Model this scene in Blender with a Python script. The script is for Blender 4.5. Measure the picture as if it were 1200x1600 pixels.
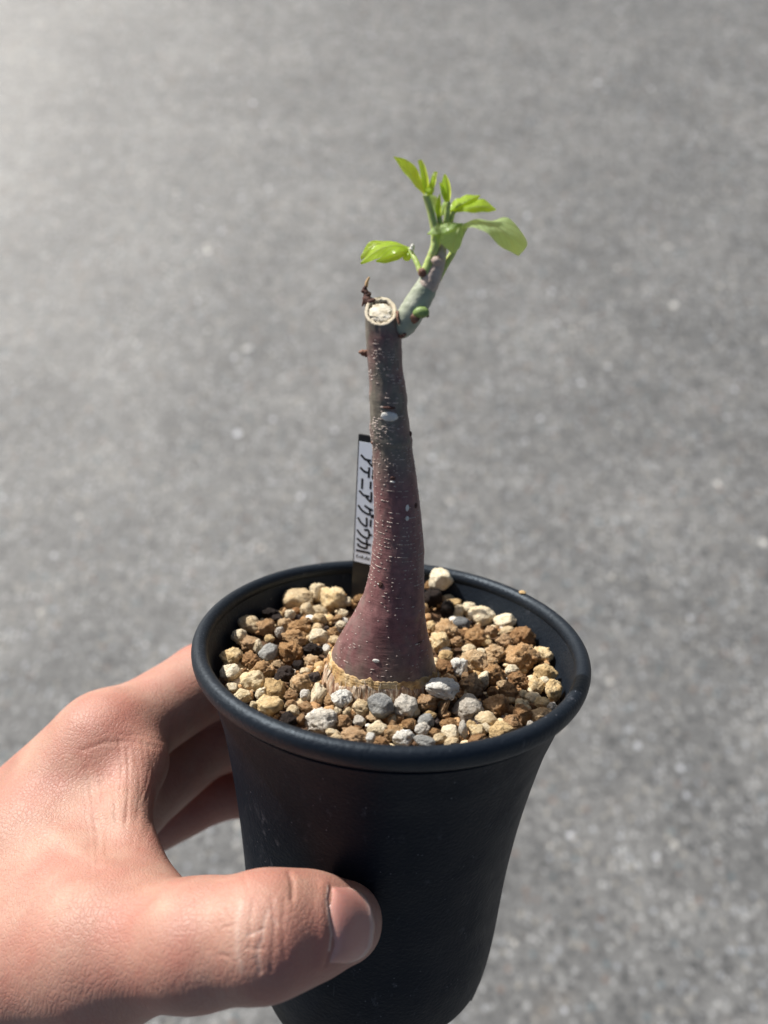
import bpy, bmesh, math, random
import numpy as np
from mathutils import Matrix, Vector, noise

# ------------------------------------------------------------------ camera, sky, sun, exposure
sc = bpy.context.scene
for o in list(bpy.data.objects):
    bpy.data.objects.remove(o)
COL = sc.collection
PITCH, CAM_H = math.radians(60), 0.86
F_PX = 1250.0                                   # focal length for a 1200 x 1600 frame
CAM_R = Matrix.Rotation(math.radians(90) - PITCH, 4, 'X')
CAM_M = Matrix.Translation((0, 0, CAM_H)) @ CAM_R
cam_d = bpy.data.cameras.new('camera')
cam_d.sensor_fit = 'VERTICAL'; cam_d.sensor_height = 36.0; cam_d.sensor_width = 27.0
cam_d.lens = 36.0 * F_PX / 1600.0
cam_d.clip_start = 0.005; cam_d.clip_end = 500
cam_d.dof.use_dof = True; cam_d.dof.focus_distance = 0.157; cam_d.dof.aperture_fstop = 11.5
cam_o = bpy.data.objects.new('camera', cam_d); COL.objects.link(cam_o)
cam_o.matrix_world = CAM_M; sc.camera = cam_o

# the pot is held in the air, leaning away from the lens; its frame is (x right, y away, z up the pot axis), in cm
E0, ROLL = 0.33257638, -0.06131886
T0 = Vector((0.16664772, -2.55637771, -16.38655083))
POSE_R = Matrix.Rotation(ROLL, 4, 'Z') @ Matrix.Rotation(E0 - math.pi / 2, 4, 'X')
POT_M = CAM_M @ Matrix.Translation(T0 * 0.01) @ POSE_R
POT_R = (CAM_R @ POSE_R).to_3x3()

SUN_AZ, SUN_EL = math.radians(-12), math.radians(55)      # in the pot's frame: from the left, a little behind
sun_dir = POT_R @ Vector((-math.cos(SUN_EL) * math.cos(SUN_AZ), -math.cos(SUN_EL) * math.sin(SUN_AZ), math.sin(SUN_EL)))
sun_d = bpy.data.lights.new('sun', 'SUN'); sun_d.energy = 5.0; sun_d.angle = math.radians(0.8); sun_d.color = (1.0, 0.96, 0.905)
sun_o = bpy.data.objects.new('sun', sun_d); COL.objects.link(sun_o)
sun_o.rotation_euler = sun_dir.to_track_quat('Z', 'Y').to_euler(); sun_o.location = sun_dir * 3
w = bpy.data.worlds.new('World'); sc.world = w; w.use_nodes = True
wn = w.node_tree.nodes; wl = w.node_tree.links
sky = wn.new('ShaderNodeTexSky'); sky.sky_type = 'NISHITA'; sky.sun_disc = False
sky.sun_elevation = math.asin(sun_dir.z); sky.sun_rotation = math.atan2(sun_dir.x, sun_dir.y)
sky.air_density = 1.0; sky.dust_density = 3.0
wl.new(sky.outputs[0], wn['Background'].inputs['Color']); wn['Background'].inputs['Strength'].default_value = 0.06
sc.view_settings.view_transform = 'Standard'; sc.view_settings.look = 'None'
sc.view_settings.exposure = 0.35; sc.view_settings.gamma = 1.0; sc.view_settings.use_curve_mapping = False
sc.cycles.use_denoising = True

# ------------------------------------------------------------------ helpers
rng = random.Random(7)
PR3 = np.array(POSE_R.to_3x3()); PT3 = np.array(T0)
CAMP = -PR3.T @ PT3                                # lens position in the pot frame, cm
def ray(u, v):
    return PR3.T @ np.array([(u - 600) / F_PX, (800 - v) / F_PX, -1.0])
def at_y(u, v, y):
    d = ray(u, v); return CAMP + d * (y - CAMP[1]) / d[1]
def at_plane(u, v, z0, k):                         # plane z = z0 + k*y
    d = ray(u, v); s = (z0 + k * CAMP[1] - CAMP[2]) / (d[2] - k * d[1]); return CAMP + d * s
def px_scale(p):
    return F_PX / -(PR3 @ np.asarray(p) + PT3)[2]
def to_px(X):
    C = X @ PR3.T + PT3
    return np.stack([600 - F_PX * C[:, 0] / C[:, 2], 800 + F_PX * C[:, 1] / C[:, 2]], 1)

def tag(o, label=None, cat=None, group=None, kind=None):
    if label: o['label'] = label
    if cat: o['category'] = cat
    if group: o['group'] = group
    if kind: o['kind'] = kind
    return o
def link(o, parent=None, base=(0, 0, 0)):
    COL.objects.link(o)
    if parent is not None:
        o.parent = parent
    else:
        o.matrix_world = POT_M @ Matrix.Translation(Vector(base) * 0.01)
    return o
def empty(name, base):
    o = bpy.data.objects.new(name, None); o.empty_display_size = 0.01
    link(o, None, base); o['base'] = [float(b) for b in base]
    return o
def base_of(parent):
    while parent.parent: parent = parent.parent
    return np.array(parent['base'])
def mesh_obj(name, V, Fc, mat, parent=None, base=None, smooth=True, uv=None, attrs=None):
    """V in pot-frame cm; stored in metres about the thing's base"""
    V = np.asarray(V, dtype=float)
    b = base_of(parent) if parent is not None else np.array(base if base is not None else (0, 0, 0), float)
    me = bpy.data.meshes.new(name)
    if isinstance(Fc, np.ndarray) and Fc.ndim == 2:
        n, k = Fc.shape
        me.vertices.add(len(V)); me.vertices.foreach_set('co', ((V - b) * 0.01).astype(np.float32).ravel())
        me.loops.add(n * k); me.loops.foreach_set('vertex_index', Fc.astype(np.int32).ravel())
        me.polygons.add(n); me.polygons.foreach_set('loop_start', np.arange(n, dtype=np.int32) * k)
        me.update(calc_edges=True)
    else:
        me.from_pydata([tuple(x) for x in (V - b) * 0.01], [], [tuple(f) for f in Fc])
    me.validate()
    if uv is not None:
        l = me.uv_layers.new(name='uv'); vi = np.zeros(len(me.loops), np.int32); me.loops.foreach_get('vertex_index', vi)
        l.data.foreach_set('uv', np.asarray(uv, np.float32)[vi].ravel())
    if attrs:
        for k2, a in attrs.items():
            at = me.attributes.new(k2, 'FLOAT', 'POINT'); at.data.foreach_set('value', np.asarray(a, np.float32))
    me.polygons.foreach_set('use_smooth', [smooth] * len(me.polygons))
    me.materials.append(mat)
    o = bpy.data.objects.new(name, me)
    link(o, parent, b)
    if parent is None: o['base'] = [float(x) for x in b]
    return o
def catmull(pts, n):
    P = np.asarray(pts, float)
    if len(P) == 2: return P[0] + (P[1] - P[0]) * np.linspace(0, 1, n)[:, None]
    Q = np.vstack([2 * P[0] - P[1], P, 2 * P[-1] - P[-2]])
    t = np.linspace(0, len(P) - 1 - 1e-9, n); i = t.astype(int); f = (t - i)[:, None]
    a, b, c, d = Q[i], Q[i + 1], Q[i + 2], Q[i + 3]
    return 0.5 * (2 * b + (c - a) * f + (2 * a - 5 * b + 4 * c - d) * f ** 2 + (3 * b - a - 3 * c + d) * f ** 3)
def revolve(profile, seg=128, close=False):
    """profile (r,z) list -> verts, quads"""
    n = len(profile); V = []; Fc = []
    for r, z in profile:
        for k in range(seg):
            a = 2 * math.pi * k / seg; V.append((r * math.cos(a), r * math.sin(a), z))
    m = n if close else n - 1
    for i in range(m):
        for k in range(seg):
            j = (i + 1) % n; k2 = (k + 1) % seg
            Fc.append((i * seg + k, i * seg + k2, j * seg + k2, j * seg + k))
    return np.array(V), Fc
def tube(pts, rads, seg=14, n=None, bump=0.0, seed=0):
    n = n or len(pts) * 5
    C = catmull(np.column_stack([np.asarray(pts, float), np.asarray(rads, float)]), n)
    P, R = C[:, :3], np.maximum(C[:, 3], 0.004)
    V = []; Fc = []; up = np.array([0.0, 1.0, 0.2]); q = random.Random(seed); ph = q.random() * 50
    for i in range(n):
        t = P[min(i + 1, n - 1)] - P[max(i - 1, 0)]; t /= np.linalg.norm(t) + 1e-9
        a = np.cross(t, up); a /= np.linalg.norm(a) + 1e-9; b = np.cross(t, a)
        for k in range(seg):
            th = 2 * math.pi * k / seg
            d = math.cos(th) * a + math.sin(th) * b
            r = R[i]
            if bump: r *= 1 + bump * noise.noise(Vector((d[0] * 1.3 + ph, d[1] * 1.3, d[2] * 1.3 + i * 0.35)))
            V.append(P[i] + d * r)
    for i in range(n - 1):
        for k in range(seg):
            k2 = (k + 1) % seg
            Fc.append((i * seg + k, i * seg + k2, (i + 1) * seg + k2, (i + 1) * seg + k))
    for e, i in ((0, 0), (1, n - 1)):
        t = P[i] - P[i - 1 if e else 1]; t /= np.linalg.norm(t) + 1e-9
        V.append(P[i] + t * R[i] * 0.5); c = len(V) - 1
        for k in range(seg):
            k2 = (k + 1) % seg
            Fc.append((i * seg + k, i * seg + k2, c) if e else (i * seg + k2, i * seg + k, c))
    return np.array(V), Fc
def join(parts):
    V = []; Fc = []; n = 0
    for v, f in parts:
        V.append(np.asarray(v)); Fc += [tuple(int(i) + n for i in x) for x in f]; n += len(v)
    return np.vstack(V), Fc
def ico(sub):
    bm = bmesh.new(); bmesh.ops.create_icosphere(bm, subdivisions=sub, radius=1.0)
    V = np.array([v.co[:] for v in bm.verts]); Fc = [tuple(v.index for v in f.verts) for f in bm.faces]; bm.free()
    return V, Fc

# ------------------------------------------------------------------ materials
class NT:
    def __init__(s, name):
        s.m = bpy.data.materials.new(name); s.m.use_nodes = True
        s.t = s.m.node_tree; s.bsdf = s.t.nodes['Principled BSDF']; s.out = s.t.nodes['Material Output']
    def n(s, typ, **kw):
        nd = s.t.nodes.new('ShaderNode' + typ)
        for k, v in kw.items():
            if k.startswith('_'): setattr(nd, k[1:], v)
            else: s.set(nd, k, v)
        return nd
    def set(s, nd, k, v):
        i = nd.inputs[int(k[1:])] if k[0] == 'i' and k[1:].isdigit() else nd.inputs[k.replace('__', ' ')]
        if isinstance(v, bpy.types.NodeSocket): s.t.links.new(v, i)
        else: i.default_value = v
    def p(s, **kw):
        for k, v in kw.items(): s.set(s.bsdf, k, v)
    def coord(s, which='Object'):
        return s.n('TexCoord').outputs[which]
    def mapping(s, vec, scale=(1, 1, 1), rot=(0, 0, 0), loc=(0, 0, 0)):
        return s.n('Mapping', Vector=vec, Scale=scale, Rotation=rot, Location=loc).outputs[0]
    def noise(s, vec, scale, detail=4, rough=0.55, dist=0.0):
        return s.n('TexNoise', Vector=vec, Scale=scale, Detail=detail, Roughness=rough, Distortion=dist).outputs[0]
    def voro(s, vec, scale, feature='F1', rnd=1.0):
        return s.n('TexVoronoi', _feature=feature, Vector=vec, Scale=scale, Randomness=rnd)
    def ramp(s, fac, stops, interp='LINEAR'):
        nd = s.n('ValToRGB', Fac=fac); cr = nd.color_ramp; cr.interpolation = interp
        while len(cr.elements) < len(stops): cr.elements.new(0.5)
        for e, (p, c) in zip(cr.elements, stops):
            e.position = p; e.color = (c, c, c, 1) if isinstance(c, (int, float)) else (*c, 1)
        return nd.outputs[0]
    def mix(s, fac, a, b, blend='MIX'):
        nd = s.n('Mix', _data_type='RGBA', _blend_type=blend)
        s.set(nd, 'i0', fac)
        for k, v in (('i6', a), ('i7', b)):
            s.set(nd, k, (*v, 1) if isinstance(v, tuple) and len(v) == 3 else v)
        return nd.outputs[2]
    def math(s, op, a, b=0.0):
        return s.n('Math', _operation=op, i0=a, i1=b).outputs[0]
    def bump(s, h, dist, strength=1.0, normal=None):
        nd = s.n('Bump', Height=h, Distance=dist, Strength=strength)
        if normal is not None: s.set(nd, 'Normal', normal)
        return nd.outputs[0]
    def attr(s, name):
        return s.n('Attribute', _attribute_name=name).outputs['Fac']

def mat_ground():
    s = NT('concrete'); g = s.coord('Object')
    big = s.noise(g, 2.2, 5, 0.6); big2 = s.noise(s.mapping(g, loc=(11, 5, 0)), 7.0, 4, 0.6)
    mid = s.noise(g, 34, 5, 0.7); mid2 = s.noise(s.mapping(g, loc=(7, 3, 0)), 95, 4, 0.65); fine = s.noise(g, 260, 4, 0.7)
    c = s.ramp(big, [(0.32, (0.150, 0.151, 0.150)), (0.68, (0.260, 0.260, 0.256))])
    c = s.mix(0.45, c, s.ramp(big2, [(0.36, (0.105, 0.105, 0.104)), (0.64, (0.31, 0.308, 0.30))]))
    c = s.mix(0.42, c, s.ramp(mid, [(0.36, (0.11, 0.11, 0.108)), (0.64, (0.33, 0.327, 0.315))]))
    c = s.mix(0.50, c, s.ramp(mid2, [(0.38, (0.05, 0.05, 0.05)), (0.62, (0.42, 0.416, 0.40))]))
    c = s.mix(0.40, c, s.ramp(fine, [(0.36, (0.06, 0.06, 0.06)), (0.64, (0.38, 0.378, 0.365))]))
    for sc_, thr, on_, cols, seed in ((150, 0.36, 0.58, [(0.0, (0.62, 0.62, 0.61)), (0.5, (0.48, 0.44, 0.37)), (0.8, (0.55, 0.58, 0.62))], 0),
                                 (120, 0.36, 0.56, [(0.0, (0.030, 0.031, 0.033)), (0.45, (0.24, 0.15, 0.11)), (0.55, (0.05, 0.052, 0.055)), (0.9, (0.11, 0.18, 0.21))], 4),
                                 (48, 0.16, 0.88, [(0.0, (0.72, 0.73, 0.76)), (0.5, (0.66, 0.63, 0.57))], 9), (26, 0.12, 0.965, [(0.0, (0.95, 0.96, 1.0)), (0.6, (0.85, 0.82, 0.76))], 15)):
        v = s.voro(s.mapping(g, loc=(seed, seed * 1.7, 0)), sc_)
        sep = s.n('SeparateColor', Color=v.outputs['Color'])
        on = s.math('MULTIPLY', s.math('LESS_THAN', v.outputs['Distance'], thr), s.math('GREATER_THAN', sep.outputs[0], on_))
        c = s.mix(s.math('MULTIPLY', on, 0.62 if seed < 9 else 0.9), c, s.ramp(sep.outputs[1], cols, 'CONSTANT'))
    c = s.mix(1.0, c, s.ramp(mid, [(0.30, (0.84, 0.84, 0.84)), (0.5, (1.0, 1.0, 1.0)), (0.70, (1.18, 1.175, 1.16))]), 'MULTIPLY')
    c = s.mix(1.0, c, s.ramp(big2, [(0.32, (0.86, 0.865, 0.87)), (0.68, (1.14, 1.13, 1.12))]), 'MULTIPLY')
    st = s.ramp(s.noise(g, 9.5, 4, 0.6), [(0.63, 0.0), (0.74, 1.0)])
    c = s.mix(s.math('MULTIPLY', st, 0.25), c, (0.25, 0.20, 0.15))
    c = s.mix(1.0, c, (0.82, 0.832, 0.842), 'MULTIPLY')
    s.p(Base__Color=c, Roughness=s.ramp(mid2, [(0.3, 0.56), (0.7, 0.70)])); s.set(s.bsdf, 'Specular IOR Level', 0.5)
    h = s.math('ADD', s.math('MULTIPLY', mid, 0.6), s.math('ADD', s.math('MULTIPLY', fine, 0.5), s.math('MULTIPLY', mid2, 0.5)))
    s.p(Normal=s.bump(h, 0.0028, 0.6))
    return s.m
def mat_pot(inner=False):
    s = NT('black_plastic'); g = s.coord('Object')
    n1 = s.noise(g, 120, 5, 0.65); n2 = s.noise(g, 1400, 3, 0.6); n3 = s.noise(s.mapping(g, scale=(1, 1, 0.5)), 420, 6, 0.75)
    dust = s.math('MULTIPLY', s.ramp(n3, [(0.58, 0.0), (0.72, 1.0)]), s.ramp(n1, [(0.45, 0.0), (0.68, 1.0)]))
    v = s.voro(g, 700); sp = s.math('MULTIPLY', s.math('LESS_THAN', v.outputs['Distance'], 0.1), s.ramp(n1, [(0.5, 0.0), (0.6, 1.0)]))
    scr = s.ramp(s.noise(s.mapping(g, rot=(0.3, 0.5, 0.2), scale=(1, 1, 0.12)), 900, 4, 0.7, 0.6), [(0.64, 0.0), (0.72, 1.0)])
    haze = s.ramp(s.noise(s.mapping(g, loc=(2, 5, 1)), 60, 4, 0.6), [(0.45, 0.0), (0.75, 1.0)])
    dust = s.math('MAXIMUM', s.math('MULTIPLY', dust, 0.42), s.math('MULTIPLY', sp, 0.6))
    dust = s.math('MAXIMUM', dust, s.math('MULTIPLY', s.math('MULTIPLY', scr, haze), 0.4))
    dust = s.math('ADD', dust, s.math('MULTIPLY', haze, 0.010))
    c = s.mix(dust, (0.0065, 0.0095, 0.0150) if inner else (0.0040, 0.0072, 0.0138), (0.20, 0.21, 0.24))
    s.p(Base__Color=c, Roughness=s.ramp(n1, [(0.3, 0.42), (0.7, 0.58)]))
    s.set(s.bsdf, 'Specular IOR Level', 0.40 if inner else 0.15); s.set(s.bsdf, 'Specular Tint', (0.72, 0.86, 1.0, 1))
    s.p(Normal=s.bump(n2, 0.0002, 0.7))
    return s.m
def mat_skin():
    s = NT('skin'); g = s.coord('Object')
    n1 = s.noise(g, 55, 4, 0.6); n2 = s.noise(g, 190, 4, 0.6); n3 = s.noise(g, 700, 3, 0.6)
    c = s.ramp(n1, [(0.3, (0.385, 0.203, 0.152)), (0.7, (0.475, 0.296, 0.228))])
    c = s.mix(0.35, c, s.ramp(n2, [(0.3, (0.365, 0.172, 0.130)), (0.7, (0.53, 0.342, 0.265))]))
    blot = s.ramp(s.noise(s.mapping(g, loc=(3, 1, 2)), 95, 3, 0.55), [(0.40, 0.0), (0.64, 0.5)])
    c = s.mix(blot, c, (0.42, 0.165, 0.130))
    c = s.mix(s.math('MULTIPLY', s.attr('red'), 0.65), c, (0.46, 0.13, 0.10))
    c = s.mix(s.math('MULTIPLY', s.attr('pale'), 0.75), c, (0.74, 0.60, 0.52))
    lines = s.mapping(g, rot=(0.0, 0.55, 0.25), scale=(1.0, 1.0, 0.30))
    warp = s.mix(0.004, lines, s.n('TexNoise', Vector=g, Scale=120.0, Detail=1.0).outputs['Color'], 'ADD')
    v1 = s.voro(warp, 1250, 'DISTANCE_TO_EDGE'); v2 = s.voro(s.mapping(g, rot=(0.4, -0.3, 0.6), scale=(1, 1, 0.55)), 2300, 'DISTANCE_TO_EDGE')
    e1 = s.ramp(v1.outputs['Distance'], [(0.0, 0.0), (0.16, 1.0)]); e2 = s.ramp(v2.outputs['Distance'], [(0.0, 0.0), (0.2, 1.0)])
    h = s.math('ADD', s.math('MULTIPLY', e1, 0.7), s.math('ADD', s.math('MULTIPLY', e2, 0.35), s.math('MULTIPLY', n3, 0.6)))
    c = s.mix(s.math('MULTIPLY', s.math('SUBTRACT', 1.0, e1), 0.16), c, (0.42, 0.16, 0.11))
    s.p(Base__Color=c, Roughness=s.ramp(n2, [(0.3, 0.42), (0.7, 0.55)]))
    s.set(s.bsdf, 'Subsurface Weight', 0.22); s.set(s.bsdf, 'Subsurface Radius', (1.0, 0.36, 0.18)); s.set(s.bsdf, 'Subsurface Scale', 0.0035)
    s.set(s.bsdf, 'Specular IOR Level', 0.4)
    s.p(Normal=s.bump(h, 0.00011, 0.6))
    return s.m
def mat_simple(name, cols, scale=300, rough=0.6, bump=0.0, bscale=None, sss=0.0, spec=0.4, det=5):
    s = NT(name); g = s.coord('Object'); n1 = s.noise(g, scale, det, 0.6)
    k = len(cols); s.p(Base__Color=s.ramp(n1, [(0.3 + 0.4 * i / max(1, k - 1), c) for i, c in enumerate(cols)]), Roughness=rough)
    s.set(s.bsdf, 'Specular IOR Level', spec)
    if bump: s.p(Normal=s.bump(s.noise(g, bscale or scale * 3, 5, 0.65), bump, 0.8))
    if sss:
        s.set(s.bsdf, 'Subsurface Weight', sss); s.set(s.bsdf, 'Subsurface Radius', (1, 0.5, 0.25)); s.set(s.bsdf, 'Subsurface Scale', 0.001)
    return s.m
def mat_stem():
    s = NT('stem_bark'); g = s.coord('Object')
    sep = s.n('SeparateXYZ', Vector=g)
    n1 = s.noise(s.mapping(g, scale=(1, 1, 0.6)), 170, 4, 0.6); n2 = s.noise(g, 620, 4, 0.7)
    hl = s.noise(s.mapping(g, scale=(0.18, 0.18, 1.0)), 1500, 4, 0.65)
    red = s.ramp(n2, [(0.3, (0.150, 0.055, 0.060)), (0.7, (0.275, 0.125, 0.125))])
    grn = s.ramp(n2, [(0.3, (0.120, 0.105, 0.083)), (0.7, (0.215, 0.196, 0.158))])
    # greener and greyer above the joint, and on a few patches low down
    up = s.n('MapRange', Value=sep.outputs[2], i1=0.044, i2=0.052, i3=0.0, i4=0.7).outputs[0]
    low = s.n('MapRange', Value=sep.outputs[2], i1=0.008, i2=0.017, i3=0.42, i4=0.0).outputs[0]
    k = s.math('MULTIPLY', s.math('ADD', s.math('MAXIMUM', up, low), 0.12), s.ramp(n1, [(0.36, 0.15), (0.58, 1.25)]))
    c = s.mix(k, red, grn)
    mo = s.noise(s.mapping(g, scale=(1, 1, 0.45)), 330, 5, 0.65)
    c = s.mix(s.ramp(mo, [(0.5, 0.0), (0.72, 0.55)]), c, (0.17, 0.145, 0.125)); c = s.mix(s.ramp(mo, [(0.28, 0.6), (0.46, 0.0)]), c, (0.065, 0.028, 0.030))
    c = s.mix(s.ramp(hl, [(0.58, 0.0), (0.78, 0.28)]), c, (0.075, 0.035, 0.035))
    s.p(Base__Color=c, Roughness=s.ramp(n2, [(0.3, 0.36), (0.7, 0.5)])); s.set(s.bsdf, 'Specular IOR Level', 0.5)
    s.p(Normal=s.bump(s.math('ADD', hl, s.math('MULTIPLY', n2, 0.5)), 0.0002, 0.5))
    return s.m
def mat_leaf(name, c1, c2, tr):
    s = NT(name); g = s.coord('Object'); uv = s.coord('UV')
    n1 = s.noise(g, 250, 3)
    sep = s.n('SeparateXYZ', Vector=uv)
    # veins: midrib and slanted side veins in the leaf's own (along, across) coordinates
    ax = s.math('ABSOLUTE', s.math('SUBTRACT', sep.outputs[1], 0.5))
    rib = s.ramp(ax, [(0.0, 1.0), (0.05, 0.0)])
    w_ = s.math('FRACT', s.math('ADD', s.math('MULTIPLY', sep.outputs[0], 7.0), s.math('MULTIPLY', ax, -4.0)))
    side = s.ramp(s.math('ABSOLUTE', s.math('SUBTRACT', w_, 0.5)), [(0.0, 1.0), (0.09, 0.0)])
    vein = s.math('MAXIMUM', rib, s.math('MULTIPLY', side, 0.55))
    c = s.mix(n1, c1, c2); c = s.mix(s.math('MULTIPLY', vein, 0.7), c, (0.80, 0.86, 0.45))
    tr_c = s.mix(s.math('MULTIPLY', vein, 0.45), s.mix(s.noise(g, 420, 4, 0.6), tuple(x * 0.72 for x in tr), tuple(min(1.0, x * 1.12) for x in tr)), (0.80, 0.92, 0.30))
    s.p(Base__Color=c, Roughness=0.30); s.set(s.bsdf, 'Specular IOR Level', 0.6)
    bp = s.bump(s.math('ADD', s.math('MULTIPLY', vein, -1.6), s.math('MULTIPLY', s.noise(g, 900, 3), 0.5)), 0.0003, 0.8)
    s.p(Normal=bp)
    t = s.n('BsdfTranslucent', Color=tr_c); ms = s.n('MixShader', Fac=0.58)
    s.t.links.new(s.bsdf.outputs[0], ms.inputs[1]); s.t.links.new(t.outputs[0], ms.inputs[2]); s.t.links.new(ms.outputs[0], s.out.inputs[0])
    return s.m
def mat_stone(name, stops, bump, bsc, spots=None, rough=0.85):
    s = NT(name); g = s.coord('Object'); rnd = s.n('ObjectInfo').outputs['Random']
    off = s.n('CombineXYZ', X=rnd, Y=s.math('MULTIPLY', rnd, 3.7), Z=s.math('MULTIPLY', rnd, 1.9)).outputs[0]
    gg = s.n('VectorMath', _operation='ADD', i0=g, i1=off).outputs[0]
    n1 = s.noise(gg, 130, 5, 0.65); n2 = s.noise(gg, bsc, 5, 0.7)
    f = s.math('ADD', s.math('MULTIPLY', n1, 0.62), s.math('MULTIPLY', s.math('SUBTRACT', rnd, 0.5), 0.30))
    f = s.math('ADD', f, s.math('MULTIPLY', n2, 0.38))
    c = s.ramp(f, [(p_ - 0.03, tuple(min(0.9, x * 1.06) for x in col)) for p_, col in stops])
    if spots:
        pit = s.ramp(s.noise(gg, spots[0], 3, 0.5), [(spots[1], 0.0), (spots[1] + 0.06, 1.0)])
        c = s.mix(s.math('MULTIPLY', pit, spots[3]), c, spots[2])
    s.p(Base__Color=c, Roughness=rough); s.set(s.bsdf, 'Specular IOR Level', 0.3)
    s.p(Normal=s.bump(n2, bump * 1.4, 0.9))
    return s.m

def mat_cork():
    s = NT('cork'); g = s.coord('Object')
    n1 = s.noise(s.mapping(g, scale=(1, 1, 0.16)), 1500, 4, 0.65); n2 = s.noise(g, 380, 4, 0.6)
    c = s.ramp(n1, [(0.32, (0.14, 0.065, 0.045)), (0.47, (0.38, 0.24, 0.15)), (0.58, (0.60, 0.49, 0.36)), (0.70, (0.78, 0.72, 0.62))])
    c = s.mix(s.ramp(n2, [(0.45, 0.0), (0.68, 0.5)]), c, (0.24, 0.115, 0.075))
    s.p(Base__Color=c, Roughness=0.6, Normal=s.bump(n1, 0.0005, 0.8))
    return s.m
M = {}
M['ground'] = mat_ground(); M['pot'] = mat_pot(); M['rim'] = mat_pot(True); M['skin'] = mat_skin(); M['stem'] = mat_stem()
def mat_nail():
    s = NT('nail'); g = s.coord('Object'); n1 = s.noise(g, 140, 3); rg = s.noise(s.mapping(g, scale=(0.12, 1, 1)), 2200, 2)
    c = s.mix(n1, (0.50, 0.215, 0.180), (0.60, 0.325, 0.27)); t = s.attr('along')
    c = s.mix(s.ramp(t, [(0.84, 0.0), (0.92, 0.55)]), c, (0.66, 0.52, 0.44)); c = s.mix(s.ramp(t, [(0.0, 0.4), (0.22, 0.0)]), c, (0.62, 0.42, 0.36))
    s.p(Base__Color=c, Roughness=0.27, Normal=s.bump(rg, 0.00008, 0.6)); s.set(s.bsdf, 'Subsurface Weight', 0.2); s.set(s.bsdf, 'Subsurface Scale', 0.001)
    return s.m
M['nail'] = mat_nail()
M['wood'] = mat_simple('cut_wood', [(0.52, 0.44, 0.31), (0.72, 0.65, 0.52)], 500, 0.7, 0.0003, 1500)
M['pith'] = mat_simple('pith', [(0.46, 0.39, 0.27), (0.68, 0.62, 0.50), (0.82, 0.79, 0.71)], 700, 0.85, 0.0004, 1800)
M['gap'] = mat_simple('brown_rind', [(0.16, 0.09, 0.05), (0.30, 0.2, 0.11)], 600, 0.85, 0.0004, 1500)
M['lenticel'] = mat_simple('lenticel', [(0.30, 0.235, 0.21), (0.50, 0.43, 0.39)], 900, 0.6, 0.0001, 2500)
M['scar'] = mat_simple('scar', [(0.55, 0.54, 0.50), (0.80, 0.79, 0.75)], 700, 0.6, 0.0002, 1500)
M['peel'] = mat_simple('peeled_bark', [(0.33, 0.17, 0.07), (0.52, 0.34, 0.15), (0.66, 0.52, 0.32)], 420, 0.55, 0.0005, 900)
M['cork'] = mat_cork()
M['fibre'] = mat_simple('fibre', [(0.36, 0.27, 0.19), (0.66, 0.58, 0.47)], 700, 0.6)
M['dry'] = mat_simple('dry_twig', [(0.045, 0.018, 0.016), (0.13, 0.055, 0.04)], 900, 0.7, 0.0004, 1500)
M['bud'] = mat_simple('brown_bud', [(0.12, 0.045, 0.032), (0.30, 0.16, 0.10)], 700, 0.6, 0.0003, 1500)
M['dry_tip'] = mat_simple('dry_tip', [(0.45, 0.25, 0.10), (0.6, 0.4, 0.2)], 700, 0.6)
M['branch'] = mat_simple('green_branch', [(0.27, 0.31, 0.22), (0.42, 0.45, 0.36)], 330, 0.5, 0.0002, 1200)
M['woody'] = mat_simple('woody_branch', [(0.36, 0.27, 0.225), (0.58, 0.49, 0.43)], 420, 0.6, 0.0003, 1200)
M['shoot'] = mat_simple('green_shoot', [(0.36, 0.48, 0.13), (0.52, 0.63, 0.24)], 260, 0.42, 0.0001, 1500, 0.35)
M['greenbud'] = mat_simple('green_bud', [(0.16, 0.25, 0.07), (0.28, 0.40, 0.13)], 500, 0.45, 0.0002, 1300)
M['leaf'] = mat_leaf('young_leaf', (0.36, 0.60, 0.03), (0.52, 0.75, 0.08), (0.80, 1.0, 0.06))
M['leaf_pale'] = mat_leaf('broad_leaf', (0.46, 0.66, 0.28), (0.62, 0.78, 0.44), (0.78, 1.0, 0.22))
M['tag_black'] = mat_simple('black_tag', [(0.010, 0.010, 0.011), (0.014, 0.014, 0.015)], 200, 0.4)
M['tag_white'] = mat_simple('white_tape', [(0.78, 0.85, 0.95), (0.81, 0.88, 0.97)], 100, 0.35)
M['ink'] = mat_simple('ink', [(0.010, 0.010, 0.012), (0.016, 0.016, 0.018)], 200, 0.4)
M['soil'] = mat_simple('soil', [(0.05, 0.028, 0.016), (0.17, 0.095, 0.05)], 700, 0.95, 0.001, 1200)
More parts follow.
